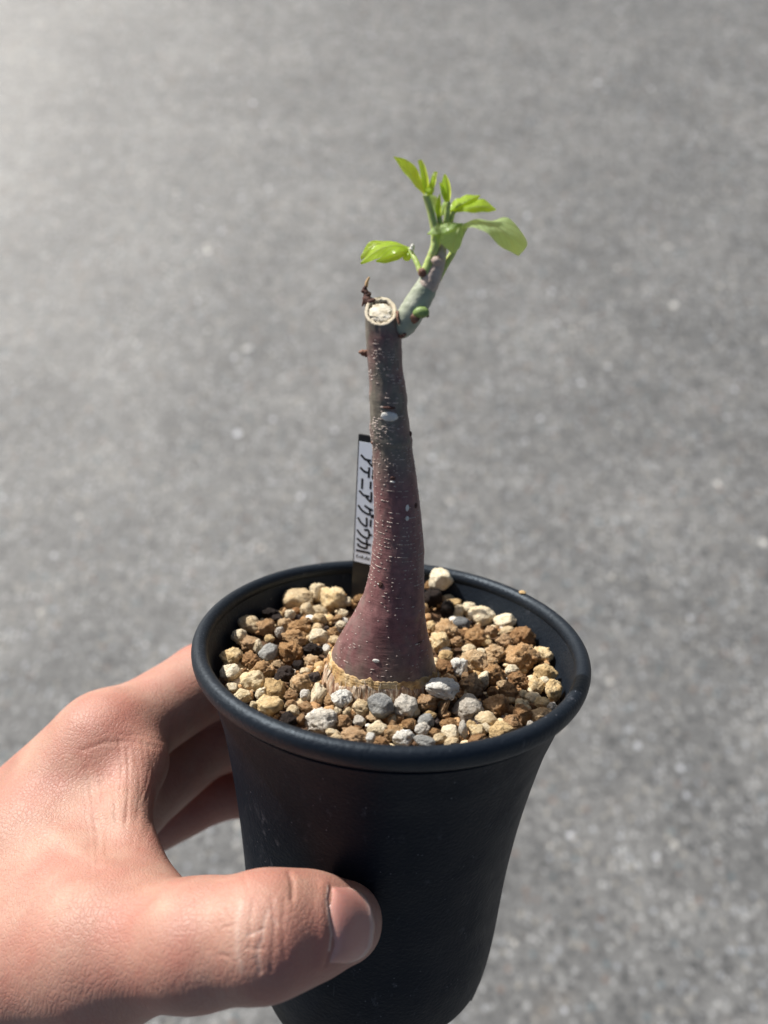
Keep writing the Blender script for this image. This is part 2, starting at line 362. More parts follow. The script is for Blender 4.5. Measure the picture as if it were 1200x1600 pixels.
STONE = {
 'c': mat_stone('cream_pumice', [(0.3, (0.48, 0.34, 0.18)), (0.5, (0.70, 0.57, 0.37)), (0.7, (0.84, 0.76, 0.58))], 0.0006, 420, (324, 0.62, (0.25, 0.19, 0.12), 0.7)),
 'y': mat_stone('ochre_pumice', [(0.3, (0.42, 0.275, 0.125)), (0.5, (0.63, 0.46, 0.24)), (0.7, (0.80, 0.68, 0.45))], 0.0006, 420, (324, 0.63, (0.25, 0.15, 0.07), 0.6)),
 't': mat_stone('tan_clay', [(0.3, (0.30, 0.155, 0.06)), (0.5, (0.54, 0.33, 0.16)), (0.7, (0.72, 0.53, 0.32))], 0.0011, 504, (540, 0.66, (0.82, 0.70, 0.52), 0.6)),
 'b': mat_stone('brown_clay', [(0.3, (0.24, 0.115, 0.046)), (0.5, (0.46, 0.265, 0.125)), (0.72, (0.68, 0.47, 0.28))], 0.0013, 546, (540, 0.66, (0.7, 0.5, 0.3), 0.55)),
 'w': mat_stone('white_pumice', [(0.3, (0.56, 0.50, 0.41)), (0.5, (0.76, 0.71, 0.62)), (0.7, (0.86, 0.84, 0.78))], 0.0008, 462, (360, 0.61, (0.2, 0.18, 0.16), 0.65)),
 'g': mat_stone('grey_stone', [(0.3, (0.075, 0.08, 0.085)), (0.5, (0.19, 0.195, 0.195)), (0.7, (0.36, 0.36, 0.34))], 0.0005, 462, (468, 0.64, (0.6, 0.58, 0.52), 0.6), 0.7),
 'h': mat_stone('pale_grey_stone', [(0.3, (0.32, 0.275, 0.22)), (0.5, (0.50, 0.455, 0.385)), (0.7, (0.66, 0.62, 0.545))], 0.0007, 462, (432, 0.64, (0.12, 0.11, 0.1), 0.5)),
 'k': mat_stone('black_lava', [(0.3, (0.014, 0.010, 0.009)), (0.55, (0.045, 0.032, 0.028)), (0.75, (0.13, 0.10, 0.085))], 0.0014, 520),
}

# ------------------------------------------------------------------ the setting: concrete ground
def build_ground():
    n = 80; s = 60.0
    me = bpy.data.meshes.new('ground')
    me.from_pydata([(-s, -s, 0), (s, -s, 0), (s, s, 0), (-s, s, 0)], [], [(0, 1, 2, 3)])
    me.materials.append(M['ground'])
    o = bpy.data.objects.new('ground', me); COL.objects.link(o); o['kind'] = 'structure'
build_ground()

# ------------------------------------------------------------------ the pot
POT_OUT = [(3.84, -0.34), (3.74, -0.55), (3.63, -0.85), (3.52, -1.25), (3.39, -1.75), (3.24, -2.6), (3.11, -3.5), (3.00, -4.5), (2.92, -5.5), (2.83, -7.0),
           (2.72, -7.9), (2.62, -8.12), (2.50, -8.36), (2.43, -8.50)]
POT_IN = [(3.745, 0.0), (3.72, -0.18), (3.63, -0.5), (3.53, -0.85), (3.41, -1.25), (3.27, -1.75), (3.10, -2.6), (2.9, -4.5), (2.66, -7.0), (2.34, -8.4), (0.02, -8.45)]
def squeeze(V):                              # the thin wall gives a little under the grip
    V = np.array(V); V[:, 0] -= 0.05 * np.sin(np.clip(V[:, 2] / -8.7, 0, 1) * math.pi) ** 1.5; return V
def inner_r(z):
    for (r0, z0), (r1, z1) in zip(POT_IN, POT_IN[1:]):
        if z1 <= z <= z0: return r0 + (r1 - r0) * (z0 - z) / (z0 - z1)
    return 3.72
def build_pot():
    root = empty('plant_pot', (0, 0, -8.75))
    tag(root, 'flared black plastic plant pot filled with mixed pebbles and held in a hand', 'pot')
    def dens(pr, k=5):
        return [tuple(x) for x in catmull(np.array(pr), len(pr) * k)]
    out = dens(POT_OUT)
    V, Fc = revolve(out + [(2.385, -8.60), (2.34, -8.62), (2.26, -8.58), (0.02, -8.56)], 160)
    V = squeeze(V); mesh_obj('outer_wall', V, Fc, M['pot'], root)
    V, Fc = revolve(list(reversed(dens(POT_IN, 4))), 160)
    V = squeeze(V); mesh_obj('inner_wall', V, Fc, M['rim'], root)
    # rolled rim
    prof = []
    for k in range(22):
        a = 2 * math.pi * k / 22
        x, z = math.cos(a), math.sin(a)
        prof.append((3.845 + 0.155 * x, -0.10 + 0.175 * z + (-0.10 if (x > 0.2 and z < 0) else 0) * abs(z)))
    V, Fc = revolve(prof, 200, True)
    for i in range(len(V)):
        a = math.atan2(V[i][1], V[i][0]); V[i][2] += 0.012 * math.sin(3 * a + 1) ; V[i][:2] *= 1 + 0.0025 * math.sin(2 * a + .4)
    mesh_obj('rim', V, Fc, M['rim'], root)
    # thin parting line under the rim
    V, Fc = revolve([(3.79 + 0.02 * math.cos(2 * math.pi * k / 8), -0.47 + 0.018 * math.sin(2 * math.pi * k / 8)) for k in range(8)], 160, True)
    mesh_obj('mould_line', V, Fc, M['pot'], root)
    # three feet: short tabs of wall reaching below the drainage gaps
    for d0, d1 in ((-20, 35), (88, 132), (206, 250)):
        n = 18; Vt = []; Ft = []
        for i in range(n):
            a = math.radians(d0 + (d1 - d0) * i / (n - 1))
            for r, z in ((2.725, -7.86), (2.69, -8.06), (2.60, -8.50), (2.53, -8.78), (2.36, -8.78), (2.38, -8.49), (2.60, -7.86)): Vt.append((r * math.cos(a), r * math.sin(a), z))
        for i in range(n - 1):
            for k in range(7): Ft.append((i * 7 + k, (i + 1) * 7 + k, (i + 1) * 7 + (k + 1) % 7, i * 7 + (k + 1) % 7))
        Ft += [tuple(range(7)), tuple((n - 1) * 7 + k for k in range(6, -1, -1))]
        mesh_obj('foot', squeeze(Vt), Ft, M['pot'], root, smooth=False)
    return root
build_pot()

# ------------------------------------------------------------------ pebbles
GZ, GK = -0.63, 0.035                      # top of the gravel: z = GZ + GK*y
def gz(y): return GZ + GK * y
STEM_BASE = at_plane(594, 1062, GZ, GK); Y0 = float(STEM_BASE[1]); FLAT = 0.80      # the swollen base is a little flattened, front to back
def in_stem(p, m):                           # inside the stem base grown by m
    return ((p[0] - STEM_BASE[0]) / (1.27 + m)) ** 2 + ((p[1] - Y0) / (1.27 * FLAT + m)) ** 2 < 1 and p[2] < 0.6
def stone_shape(kind, seed, sub):
    V, Fc = ico(sub); q = random.Random(seed * 31 + ord(kind[0])); o = Vector((q.random() * 40, q.random() * 40, q.random() * 40))
    out = np.zeros_like(V)
    lump = {'c': 0.20, 'y': 0.26, 't': 0.24, 'b': 0.27, 'w': 0.20, 'g': 0.16, 'h': 0.24, 'k': 0.30}[kind]
    rough = {'c': 0.07, 'y': 0.11, 't': 0.20, 'b': 0.22, 'w': 0.12, 'g': 0.05, 'h': 0.08, 'k': 0.16}[kind]
    nflat = {'c': 4, 'y': 6, 't': 6, 'b': 7, 'w': 7, 'g': 9, 'h': 8, 'k': 5}[kind]
    planes = []
    for _ in range(nflat):
        d = Vector((q.gauss(0, 1), q.gauss(0, 1), q.gauss(0, 1))).normalized(); planes.append((d, 0.74 + 0.2 * q.random()))
    for i, v in enumerate(V):
        d = Vector(v); r = 1 + lump * noise.noise(d * 1.1 + o) * 1.6 + lump * 0.5 * noise.noise(d * 2.3 + o)
        p = d * r
        for pd, pl in planes:
            e = p.dot(pd) - pl
            if e > 0: p = p - pd * (e * 0.86)
        pit = noise.noise(d * 4.2 + o * 1.3)
        out[i] = p + d * rough * (1.1 * noise.noise(d * 4.5 + o) + 0.9 * noise.noise(d * 9 + o) + 0.5 * noise.noise(d * 17 + o) - 1.2 * max(0.0, pit - 0.25))
    mn, mx = out.min(0), out.max(0)
    out = (out - (mn + mx) / 2) / ((mx - mn) / 2)
    return out, Fc
STONE_MESH = {}
def stone_mesh(kind, var):
    key = (kind, var)
    if key not in STONE_MESH:
        V, Fc = stone_shape(kind, var, 4)
        me = bpy.data.meshes.new('pebble'); me.from_pydata([tuple(x * 0.01) for x in V], [], Fc)
        me.polygons.foreach_set('use_smooth', [True] * len(me.polygons)); me.materials.append(STONE[kind]); STONE_MESH[key] = me
    return STONE_MESH[key]
KNAME = {'c': ('cream rounded pumice pebble lying in the pot of gravel', 'cream pumice pebbles in the pot'),
         'y': ('ochre yellow pumice pebble lying in the pot of gravel', 'ochre pumice pebbles in the pot'),
         't': ('light tan crumbly clay pebble lying in the pot of gravel', 'tan clay pebbles in the pot'),
         'b': ('rusty brown crumbly clay pebble lying in the pot of gravel', 'brown clay pebbles in the pot'),
         'w': ('white pitted pumice pebble lying in the pot of gravel', 'white pumice pebbles in the pot'),
         'g': ('dark grey stone pebble lying in the pot of gravel', 'dark grey pebbles in the pot'),
         'h': ('pale grey angular stone lying in the pot of gravel', 'pale grey pebbles in the pot'),
         'k': ('black porous lava pebble lying in the pot of gravel', 'black lava pebbles in the pot')}
# (centre x, centre y, width, height, kind[, label]) measured in three enlargements (origin x, origin y, enlargement)
SHEETS = [
 (290, 860, 3.636, [
 (635,285,175,130,'c','largest smooth cream pebble at the back left, near the black tag'),(755,250,100,140,'c','upright cream pebble against the back wall left of the tag'),(690,340,80,90,'c'),
 (850,285,155,150,'y','angular pale ochre nugget at the foot of the black tag'),(915,290,60,50,'c'),(765,340,90,50,'c'),(485,360,110,70,'k'),(525,385,70,50,'k'),(595,365,60,60,'c'),(985,285,70,70,'t'),
 (365,415,135,88,'c','smooth cream oblong pebble against the left wall of the pot'),(455,445,115,110,'b'),(302,490,88,88,'c','round cream pebble furthest left under the rim'),(570,420,95,80,'t'),(650,440,135,100,'t'),(690,400,60,45,'t'),(760,385,85,60,'c'),
 (865,385,60,45,'t'),(895,355,60,50,'c'),(885,425,65,50,'c'),(535,465,50,65,'w'),(480,505,60,60,'y'),(620,500,155,95,'t'),(370,530,115,95,'b'),(410,545,60,85,'c'),
 (470,580,108,104,'g','smooth dark grey pebble among brown clay left of the stem'),(595,580,145,135,'t'),(725,570,115,95,'k','black lava pebble left of the stem base'),(755,490,110,85,'c'),(840,470,75,70,'t'),(850,515,75,55,'c'),(800,570,55,65,'w'),
 (265,610,125,115,'y'),(370,630,115,95,'b'),(260,695,125,92,'c'),(440,680,135,125,'t'),(525,650,75,55,'t'),(640,650,65,55,'k'),(725,640,115,95,'t'),
 (380,745,138,135,'y','knobbly ochre nugget by the left front rim'),(565,715,115,100,'k'),(665,755,140,125,'t','light tan cauliflower shaped clay lump left of the stem base'),(680,690,65,45,'c'),(735,715,75,60,'k'),(490,755,75,55,'t'),(505,800,135,130,'y'),
 (265,780,75,50,'c'),(325,830,105,85,'y'),(430,815,65,85,'c'),(475,890,155,135,'y','large bright ochre nugget touching the left front rim'),(390,880,50,45,'c'),(600,825,85,65,'b'),(680,825,62,76,'w'),
 (755,825,95,150,'c','upright cream pebble leaning on the peeled stem base'),(825,860,85,75,'t'),(890,845,128,88,'w'),(600,875,65,55,'b'),(680,890,95,65,'b'),(610,910,75,60,'c'),(590,960,105,80,'k'),(660,965,55,80,'b'),
 (775,970,190,155,'w','biggest chalky pale pebble at the left front rim'),(850,1065,75,40,'c'),(900,980,90,90,'b'),(960,1055,185,85,'b','long rusty brown clay lump at the front rim'),
 (330,690,50,45,'b'),(560,770,60,50,'b'),(540,870,50,45,'k')]),
 (440, 1050, 4.615, [
 (575,255,135,115,'c'),(475,290,75,75,'c'),(715,245,190,185,'g','large angular grey stone in front of the stem'),(895,250,165,175,'h','pale grey pointed stone in front of the stem, right of the angular grey one'),
 (1040,220,160,130,'b'),(560,360,85,85,'w'),(665,325,125,65,'t'),(450,360,115,95,'b'),(690,410,150,105,'c'),(640,480,75,85,'w'),(725,505,125,75,'b'),(785,450,105,85,'t'),
 (920,375,115,85,'t'),(850,340,65,65,'b'),(880,480,155,135,'w','blocky white pebble at the middle of the front rim'),(1015,410,112,95,'w'),(1030,505,165,90,'g'),(1040,350,115,95,'g'),(1070,310,95,65,'y'),(1165,265,62,175,'b'),(405,280,65,75,'c'),(350,215,105,85,'t'),(800,370,60,60,'b'),(370,440,110,50,'c'),(540,415,90,60,'b')]),
 (600, 860, 3.529, [
 (310,158,132,120,'c','big cream pebble at the back wall, right of the stem'),(245,195,55,55,'t'),(265,270,115,115,'k','large black lava pebble behind the stem on its right'),(350,330,85,110,'k'),(355,265,65,45,'y'),(385,290,85,45,'y'),(410,335,62,72,'c'),(470,320,85,75,'c'),
 (540,360,145,95,'c','long cream pebble with a dark pit at the back right'),(665,390,125,75,'c'),(430,400,95,65,'g'),(350,440,145,115,'t'),(265,420,55,75,'y'),(675,445,85,50,'c'),(590,450,85,75,'b'),(315,510,105,115,'y'),(400,510,85,65,'b'),
 (505,485,125,115,'t'),(565,500,75,65,'y'),(765,480,135,120,'b'),(665,500,95,85,'b'),(340,580,85,65,'y'),(470,545,75,55,'c'),(535,565,55,50,'c'),(610,570,115,105,'t'),(755,590,195,165,'t','largest tan clay lump, at the right of the pot'),
 (875,580,108,104,'y','smooth yellow pebble against the right wall'),(885,680,135,110,'y'),(490,610,150,125,'t'),(590,620,85,65,'t'),(410,645,98,122,'w','bright white crumbly pebble right of the stem base'),(335,660,128,105,'b'),(610,690,125,135,'t'),(705,665,75,65,'c'),
 (735,715,130,105,'b'),(840,745,92,92,'y'),(885,725,62,62,'c'),(935,775,92,132,'y','pale yellow upright chip against the right front wall'),(325,760,208,104,'w','white oval pitted pebble touching the right of the stem base'),(485,740,140,135,'b'),(545,715,65,105,'c'),
 (685,780,118,112,'b'),(770,795,55,55,'y'),(830,815,105,65,'c'),(600,780,65,55,'b'),(615,860,165,155,'b','largest rusty brown lump, on the right front'),(770,860,95,75,'y'),(870,845,85,75,'y'),(930,865,62,58,'w'),
 (460,875,168,150,'h','pale grey block with a dark pit, below the white oval pebble'),(570,935,122,92,'c'),(760,910,115,120,'b'),(865,910,135,85,'t'),(705,960,132,112,'b'),(355,960,95,65,'t'),(435,995,52,112,'w','thin white rod shaped chip near the front rim'),
 (480,965,55,62,'y'),(515,995,95,65,'y'),(365,1010,98,92,'c'),(645,1000,132,112,'y','ochre block at the right front rim'),(555,980,75,55,'c'),(305,1040,75,55,'c'),(370,1060,85,55,'c'),(515,1045,115,65,'b'),
 (810,965,45,45,'w'),(280,1010,65,55,'t'),(60,1000,105,65,'t'),(560,640,50,50,'b'),(650,740,60,55,'t'),(700,880,60,55,'b'),(520,430,60,55,'b'),(440,460,70,55,'b'),(450,700,50,60,'b')]),
]
PEBBLES = []                                # (position, radii, kind, label)
for ox, oy, k, rows in SHEETS:
    for r in rows:
        u, v = ox + r[0] / k, oy + r[1] / k
        p = at_plane(u, v, GZ, GK); s = px_scale(p)
        rx, rz = r[2] / k / s / 2, r[3] / k / s / 2
        ry = 0.5 * (rx + rz)
        d = math.hypot(p[0], p[1]); lim = inner_r(gz(p[1])) - 0.8 * rx
        if d > lim:
            # slid along the line of sight, up the heap, until it clears the wall
            dr = ray(u, v); dr = dr / np.linalg.norm(dr); st = 0
            while math.hypot(p[0], p[1]) > inner_r(p[2]) - 0.75 * rx and st < 120:
                p = p - dr * 0.01; st += 1
        if in_stem(p, 0.6 * ry) and p[1] < Y0 + 0.5:      # leans on the stem: brought forward along the line of sight until it clears
            dr = ray(u, v); dr = dr / np.linalg.norm(dr); st = 0
            while in_stem(p, 0.6 * ry) and st < 150: p = p - dr * 0.01; st += 1
        s2 = s / px_scale(p); rx, ry, rz = rx * s2, ry * s2, rz * s2
        PEBBLES.append((np.array(p), (rx * 1.06, ry * 1.02, rz * 1.06), r[4], r[5] if len(r) > 5 else None))
KSHORT = {'c': 'cream pumice pebble', 'y': 'ochre yellow pebble', 't': 'light tan clay pebble', 'b': 'rusty brown clay pebble', 'w': 'white pumice pebble', 'g': 'dark grey pebble', 'h': 'pale grey stone', 'k': 'black lava pebble'}
LAND_SHORT = ['big cream pebble near the tag', 'upright cream pebble at the back wall', 'angular ochre nugget at the tag', 'cream oblong at the left wall', 'round leftmost cream pebble', 'smooth dark grey pebble',
  'black lava left of the stem', 'knobbly ochre nugget', 'tan cauliflower lump', 'large ochre nugget at the rim', 'upright cream pebble on the stem base', 'big chalky white pebble', 'long brown lump at the rim',
  'large angular grey stone', 'pale pointed stone', 'blocky white pebble', 'big cream pebble right of the stem', 'large black lava behind the stem', 'long pitted cream pebble', 'largest tan lump', 'smooth yellow pebble at the wall',
  'bright white crumbly pebble', 'pale yellow chip', 'white oval pebble', 'largest brown lump', 'pale grey pitted block', 'white rod', 'ochre block at the rim']
def name_pebbles():
    marks = [(p, l) for p, r, k, l in PEBBLES if l]; marks = [(p, n) for (p, l), n in zip(marks, LAND_SHORT)]
    used = set(l for _, _, _, l in PEBBLES if l); out = []
    med = float(np.median([max(r) for _, r, _, _ in PEBBLES]))
    def rel(p, m):
        d = p - m
        if abs(d[0]) > abs(d[1]): return 'right of' if d[0] > 0 else 'left of'
        return 'behind' if d[1] > 0 else 'in front of'
    for p, r, k, l in PEBBLES:
        if l: out.append(l); continue
        near = sorted(marks, key=lambda m: np.linalg.norm((m[0] - p)[:2]))[:4]
        size = 'small ' if max(r) < med else ''
        cand = [size + KSHORT[k] + ' just ' + rel(p, m[0]) + ' the ' + m[1] for m in near[:2]]
        cand += [size + KSHORT[k] + ' ' + rel(p, near[i][0]) + ' the ' + near[i][1] + ', ' + rel(p, near[j][0]) + ' the ' + near[j][1] for i, j in ((0, 1), (0, 2), (1, 2), (0, 3))]
        cand += ['little ' + c.replace('small ', '') for c in cand[:2]] + ['next ' + c.replace('small ', '').replace(' just ', ' ') for c in cand[:2]]
        cand = [c for c in cand if len(c.split()) <= 16]
        l = next((c for c in cand if c not in used), cand[0]); used.add(l); out.append(l)
    return out
def build_pebbles():
    names_ = name_pebbles()
    for i, (p, rad, kind, label) in enumerate(PEBBLES):
        o = bpy.data.objects.new('pebble', stone_mesh(kind, i % 7)); COL.objects.link(o)
        el = 0 if label else 1
        rot = Matrix.Rotation(rng.uniform(-0.35, 0.35), 4, 'X') @ Matrix.Rotation(rng.uniform(-0.3, 0.3), 4, 'Y')
        spin = Matrix.Rotation(rng.choice((0, math.pi)) + rng.uniform(-0.3, 0.3), 4, 'Z')
        o.matrix_world = POT_M @ Matrix.Translation(Vector(p) * 0.01) @ rot @ spin @ Matrix.Diagonal((*rad, 1))
        tag(o, names_[i], 'pebble', KNAME[kind][1])
    # the bed between and below them: soil and small chips nobody could count
    base = (0, 0, -1.1)
    Vb = [(0, 0, gz(0) - 0.24)]; Fb = []; seg = 64; rings = 14
    for i in range(1, rings + 1):
        for k in range(seg):
            a = 2 * math.pi * k / seg; r = 3.5 * i / rings; x, y = r * math.cos(a), r * math.sin(a)
            Vb.append((x, y, gz(y) - 0.24 + 0.07 * noise.noise(Vector((x * 3, y * 3, 0)))))
    for k in range(seg): Fb.append((0, 1 + k, 1 + (k + 1) % seg))
    for i in range(rings - 1):
        for k in range(seg):
            a, b = 1 + i * seg + k, 1 + i * seg + (k + 1) % seg; Fb.append((a, b, b + seg, a + seg))
    o = mesh_obj('soil', Vb, Fb, M['soil'], None, base); tag(o, 'dark crumbly soil seen between the pebbles in the pot', 'soil', kind='stuff')
    small = {k: [stone_shape(k, v + 50, 2) for v in range(4)] for k in 'ctbykw'}
    parts = {k: [] for k in small}
    placed = 0
    while placed < 900:
        a = rng.uniform(0, 2 * math.pi); r = 3.42 * math.sqrt(rng.random()); x, y = r * math.cos(a), r * math.sin(a)
        k = rng.choices('ctbykw', (0.26, 0.24, 0.22, 0.14, 0.07, 0.07))[0]; s = rng.choice((rng.uniform(0.03, 0.06), rng.uniform(0.05, 0.13)))
        if r > inner_r(-0.9) - s: continue
        V, Fc = rng.choice(small[k])
        R = np.array(Matrix.Rotation(rng.uniform(0, 6.28), 3, Vector((rng.gauss(0, 1), rng.gauss(0, 1), rng.gauss(0, 1))).normalized()))
        V = V @ R.T * np.array([s * rng.uniform(.8, 1.3), s, s * rng.uniform(.7, 1.0)]) + np.array([x, y, gz(y) - 0.13 + rng.uniform(-0.05, 0.07)])
        parts[k].append((V, Fc)); placed += 1
    for _ in range(130):
        a = rng.uniform(0, 2 * math.pi); r = 1.27 + rng.uniform(0, 0.22); x, y = STEM_BASE[0] + r * math.cos(a), Y0 + r * (FLAT + 0.03) * math.sin(a)
        k = rng.choices('ctby', (0.25, 0.3, 0.3, 0.15))[0]; s = rng.uniform(0.04, 0.12); V, Fc = rng.choice(small[k])
        R = np.array(Matrix.Rotation(rng.uniform(0, 6.28), 3, Vector((rng.gauss(0, 1), rng.gauss(0, 1), rng.gauss(0, 1))).normalized()))
        parts[k].append((V @ R.T * s + np.array([x, y, gz(y) - 0.02 + rng.uniform(-0.06, 0.05)]), Fc))
    names = {'c': 'cream', 't': 'tan', 'b': 'rusty brown', 'y': 'ochre', 'k': 'black', 'w': 'white'}
    for k, ps in parts.items():
        V, Fc = join(ps); o = mesh_obj('gravel', V, Fc, STONE[k], None, base)
        tag(o, 'small ' + names[k] + ' gravel filling the gaps between the larger pebbles', 'gravel', kind='stuff')
build_pebbles()
def build_rim_crumb():
    p = at_y(841, 937, 2.75); V, Fc = stone_shape('y', 91, 3)
    d = np.array([p[0], p[1]]); d = d / np.linalg.norm(d) * 3.84
    b = np.array([d[0], d[1], 0.10])
    o = mesh_obj('crumb', V * np.array([0.085, 0.06, 0.045]) + b, Fc, STONE['y'], None, b); tag(o, 'tiny yellow crumb stuck on the far right of the pot rim', 'crumb')
build_rim_crumb()

# ------------------------------------------------------------------ the plant
STEM_ROWS = [(486, 570, 620), (505, 570.5, 623), (520, 571, 627), (560, 574, 629), (585, 576, 631), (600, 577, 634), (650, 578, 638), (672, 577, 641), (690, 581, 643), (715, 582, 646), (740, 583, 650),
             (800, 584, 658), (850, 583, 662), (900, 576, 663), (940, 564, 663.5), (980, 542, 668), (1010, 525, 676), (1040, 513, 682), (1066, 505, 685)]
def build_plant():
    base = at_y(594, 1062, Y0); base[2] = -1.0
    base[1] = Y0; root = empty('caudex_plant', base)
    tag(root, 'young succulent plant with a swollen purple stem and a few fresh green leaves', 'plant')
    rows = []
    for v, l, r in STEM_ROWS:
        p = at_y((l + r) / 2, v, Y0); rows.append((p[0], p[2], (r - l) / 2 / px_scale(p)))
    rows = np.array(rows)[::-1]                             # from the base up
    rows = np.vstack([[rows[0][0], rows[0][1] - 0.5, rows[0][2] + 0.03], rows])
    C = catmull(rows, 150); n = len(C); seg = 72; ztop = C[-1, 1]
    def surf(i, th, off=0.0):
        x0, z, r = C[i]; d = Vector((math.cos(th), math.sin(th), 0))
        rr = r * (1 + 0.022 * noise.noise(Vector((d.x * 1.5, d.y * 1.5, z * 1.1))) ) + 0.010 * noise.noise(Vector((d.x * 5, d.y * 5, z * 4))) + off
        # faint nodes and rings
        for zn, am in ((4.3, 0.022), (2.2, 0.010), (1.0, 0.012), (5.05, 0.014)):
            rr += am * math.exp(-((z - zn) / 0.07) ** 2)
        fl = FLAT + (1 - FLAT) * min(1.0, max(0.0, (z - 0.2) / 1.8))
        x, y = x0 + rr * d.x, Y0 + rr * d.y * fl
        wgt = max(0.0, (z - (ztop - 0.75)) / 0.75)
        return np.array([x, y, z + 0.80 * wgt * rr * d.y])
    V = np.array([surf(i, 2 * math.pi * k / seg) for i in range(n) for k in range(seg)])
    Fc = [(i * seg + k, i * seg + (k + 1) % seg, (i + 1) * seg + (k + 1) % seg, (i + 1) * seg + k) for i in range(n - 1) for k in range(seg)]
    stem = mesh_obj('stem', V, Fc, M['stem'], root)
    # sloping cut: wood ring, brown gap, crumbly pith, all children of the stem
    ring = [surf(n - 1, 2 * math.pi * k / seg) for k in range(seg)]; ctr = np.mean(ring, 0); ring = np.array(ring)
    nrm = np.array([0, -0.625, 0.78])
    def disc(levels, name, mat, jit=0.0):
        Vd = []; Fd = []
        for f, h in levels:
            for k in range(seg):
                p = ctr + (ring[k] - ctr) * f * (1 + (jit * noise.noise(Vector((k * 0.35, f * 7, 3))) if 0.05 < f < 0.9 else 0)) + nrm * (h + (jit * 0.12 * noise.noise(Vector((math.cos(k * 0.0873) * f * 6, math.sin(k * 0.0873) * f * 6, 9))) if f < .9 else 0))
                Vd.append(p)
        for i in range(len(levels) - 1):
            for k in range(seg): Fd.append((i * seg + k, i * seg + (k + 1) % seg, (i + 1) * seg + (k + 1) % seg, (i + 1) * seg + k))
        mesh_obj(name, Vd, Fd, mat, stem)
    disc([(1.004, -0.015), (0.985, 0.004), (0.93, 0.006), (0.86, 0.004), (0.83, 0.003), (0.79, -0.003), (0.775, -0.05)], 'cut_wood', M['wood'], 0.07)
    disc([(0.78, -0.05), (0.52, -0.075), (0.3, -0.06), (0.02, -0.06)], 'rind', M['gap'], 0.1)
    # pith: off centre lump with a ragged edge, leaving the gap open at the top
    Vp, Fp = ico(4); Vp = Vp.copy()
    for i, v in enumerate(Vp):
        d = Vector(v); r = 1 + 0.20 * noise.noise(d * 3.2) + 0.16 * noise.noise(d * 7)
        e1 = np.array([1.0, 0, 0]); e2 = np.array([0, 0.78, 0.625])
        rad = np.linalg.norm(ring[0] - ctr)
        Vp[i] = ctr + e1 * (d.x * r * 0.78 * rad + 0.010) + e2 * (d.y * r * 0.78 * rad - 0.016) + nrm * (d.z * r * 0.035 - 0.028)
    mesh_obj('pith', Vp, Fp, M['pith'], stem)
    # lenticels: hundreds of little pale cross dashes
    Vi, Fi = ico(1); parts = []; q = random.Random(5)
    def row_of(v):
        z = at_y(600, v, Y0)[2]; return int(np.argmin(np.abs(C[:, 1] - z)))
    def dash(i, th, w_, h_, t_=0.009):
        w_ *= math.exp(q.gauss(0, 0.35)); h_ *= math.exp(q.gauss(0, 0.3))
        p = surf(i, th); d = np.array([math.cos(th), math.sin(th), 0.0]); tg = np.array([-math.sin(th), math.cos(th), 0.0])
        ax = np.array([C[min(i + 1, n - 1), 0] - C[i - 1, 0], 0, C[min(i + 1, n - 1), 1] - C[i - 1, 1]]); ax /= np.linalg.norm(ax)
        parts.append((p + Vi[:, :1] * tg * w_ + Vi[:, 1:2] * ax * h_ + Vi[:, 2:3] * d * t_, Fi))
    def spread(v0, v1, cnt, lo=0.012, hi=0.032):
        i0, i1 = sorted((row_of(v0), row_of(v1)))
        for _ in range(cnt):
            dash(q.randint(i0, i1), q.uniform(0, 2 * math.pi), q.uniform(lo, hi), q.uniform(0.007, 0.012))
    spread(500, 690, 130); spread(690, 900, 640); spread(800, 900, 260); spread(900, 1050, 300)
    for (v, thd, cnt, sv, sth) in ((545, -110, 14, 14, 14), (560, -70, 16, 16, 14), (583, -150, 14, 14, 12), (583, -75, 10, 8, 10), (624, -85, 20, 10, 12), (660, -135, 40, 18, 16), (668, -100, 24, 16, 16), (640, -60, 10, 16, 10), (595, -35, 18, 18, 10)):
        for _ in range(cnt):
            i = row_of(v + q.gauss(0, sv * 0.6)); dash(min(max(i, 1), n - 2), math.radians(thd + q.gauss(0, sth)), q.uniform(0.016, 0.036), q.uniform(0.009, 0.016))
    Vl, Fl = join(parts); o = mesh_obj('lenticels', Vl, Fl, M['lenticel'], stem); o['kind'] = 'stuff'
    # white leaf scar, with the dark bud seam above it
    def patch(u, v, wpx, hpx, name, mat, th_c=0.03, seed=1, par=stem, y=None, sub=3, lump=0.15):
        i = row_of(v); p = at_y(u, v, Y0); s = px_scale(p); cth = max(-0.98, min(0.98, (p[0] - C[i, 0]) / C[i, 2]))
        th = -math.acos(cth); pc = surf(i, th); d = np.array([math.cos(th), math.sin(th), 0.0]); tg = np.array([-math.sin(th), math.cos(th), 0.0])
        if tg[0] < 0: tg = -tg
        Vs, Fs = ico(sub); Vn = []
        for x in Vs:
            r = 1 + lump * noise.noise(Vector(x) * 2.2 + Vector((seed, 0, 0)))
            Vn.append(pc + tg * x[0] * r * wpx / s / 2 + np.array([0, 0, 1.0]) * (x[1] * r * hpx / s / 2) + d * x[2] * r * th_c)
        return mesh_obj(name, Vn, Fs, mat, par)
    patch(609, 641, 27, 15, 'leaf_scar', M['scar'], 0.035, 2)
    patch(608, 634, 20, 5, 'bud_seam', M['dry'], 0.03, 3)
    patch(636, 785, 6, 11, 'scar_mark', M['scar'], 0.02, 4); patch(636, 799, 6, 8, 'scar_mark', M['scar'], 0.018, 5)
    patch(650, 783, 8, 9, 'scar_mark', M['dry'], 0.02, 6); patch(614, 738, 9, 6, 'scar_mark', M['dry'], 0.018, 7); patch(614, 740, 8, 3, 'scar_mark', M['scar'], 0.02, 8)
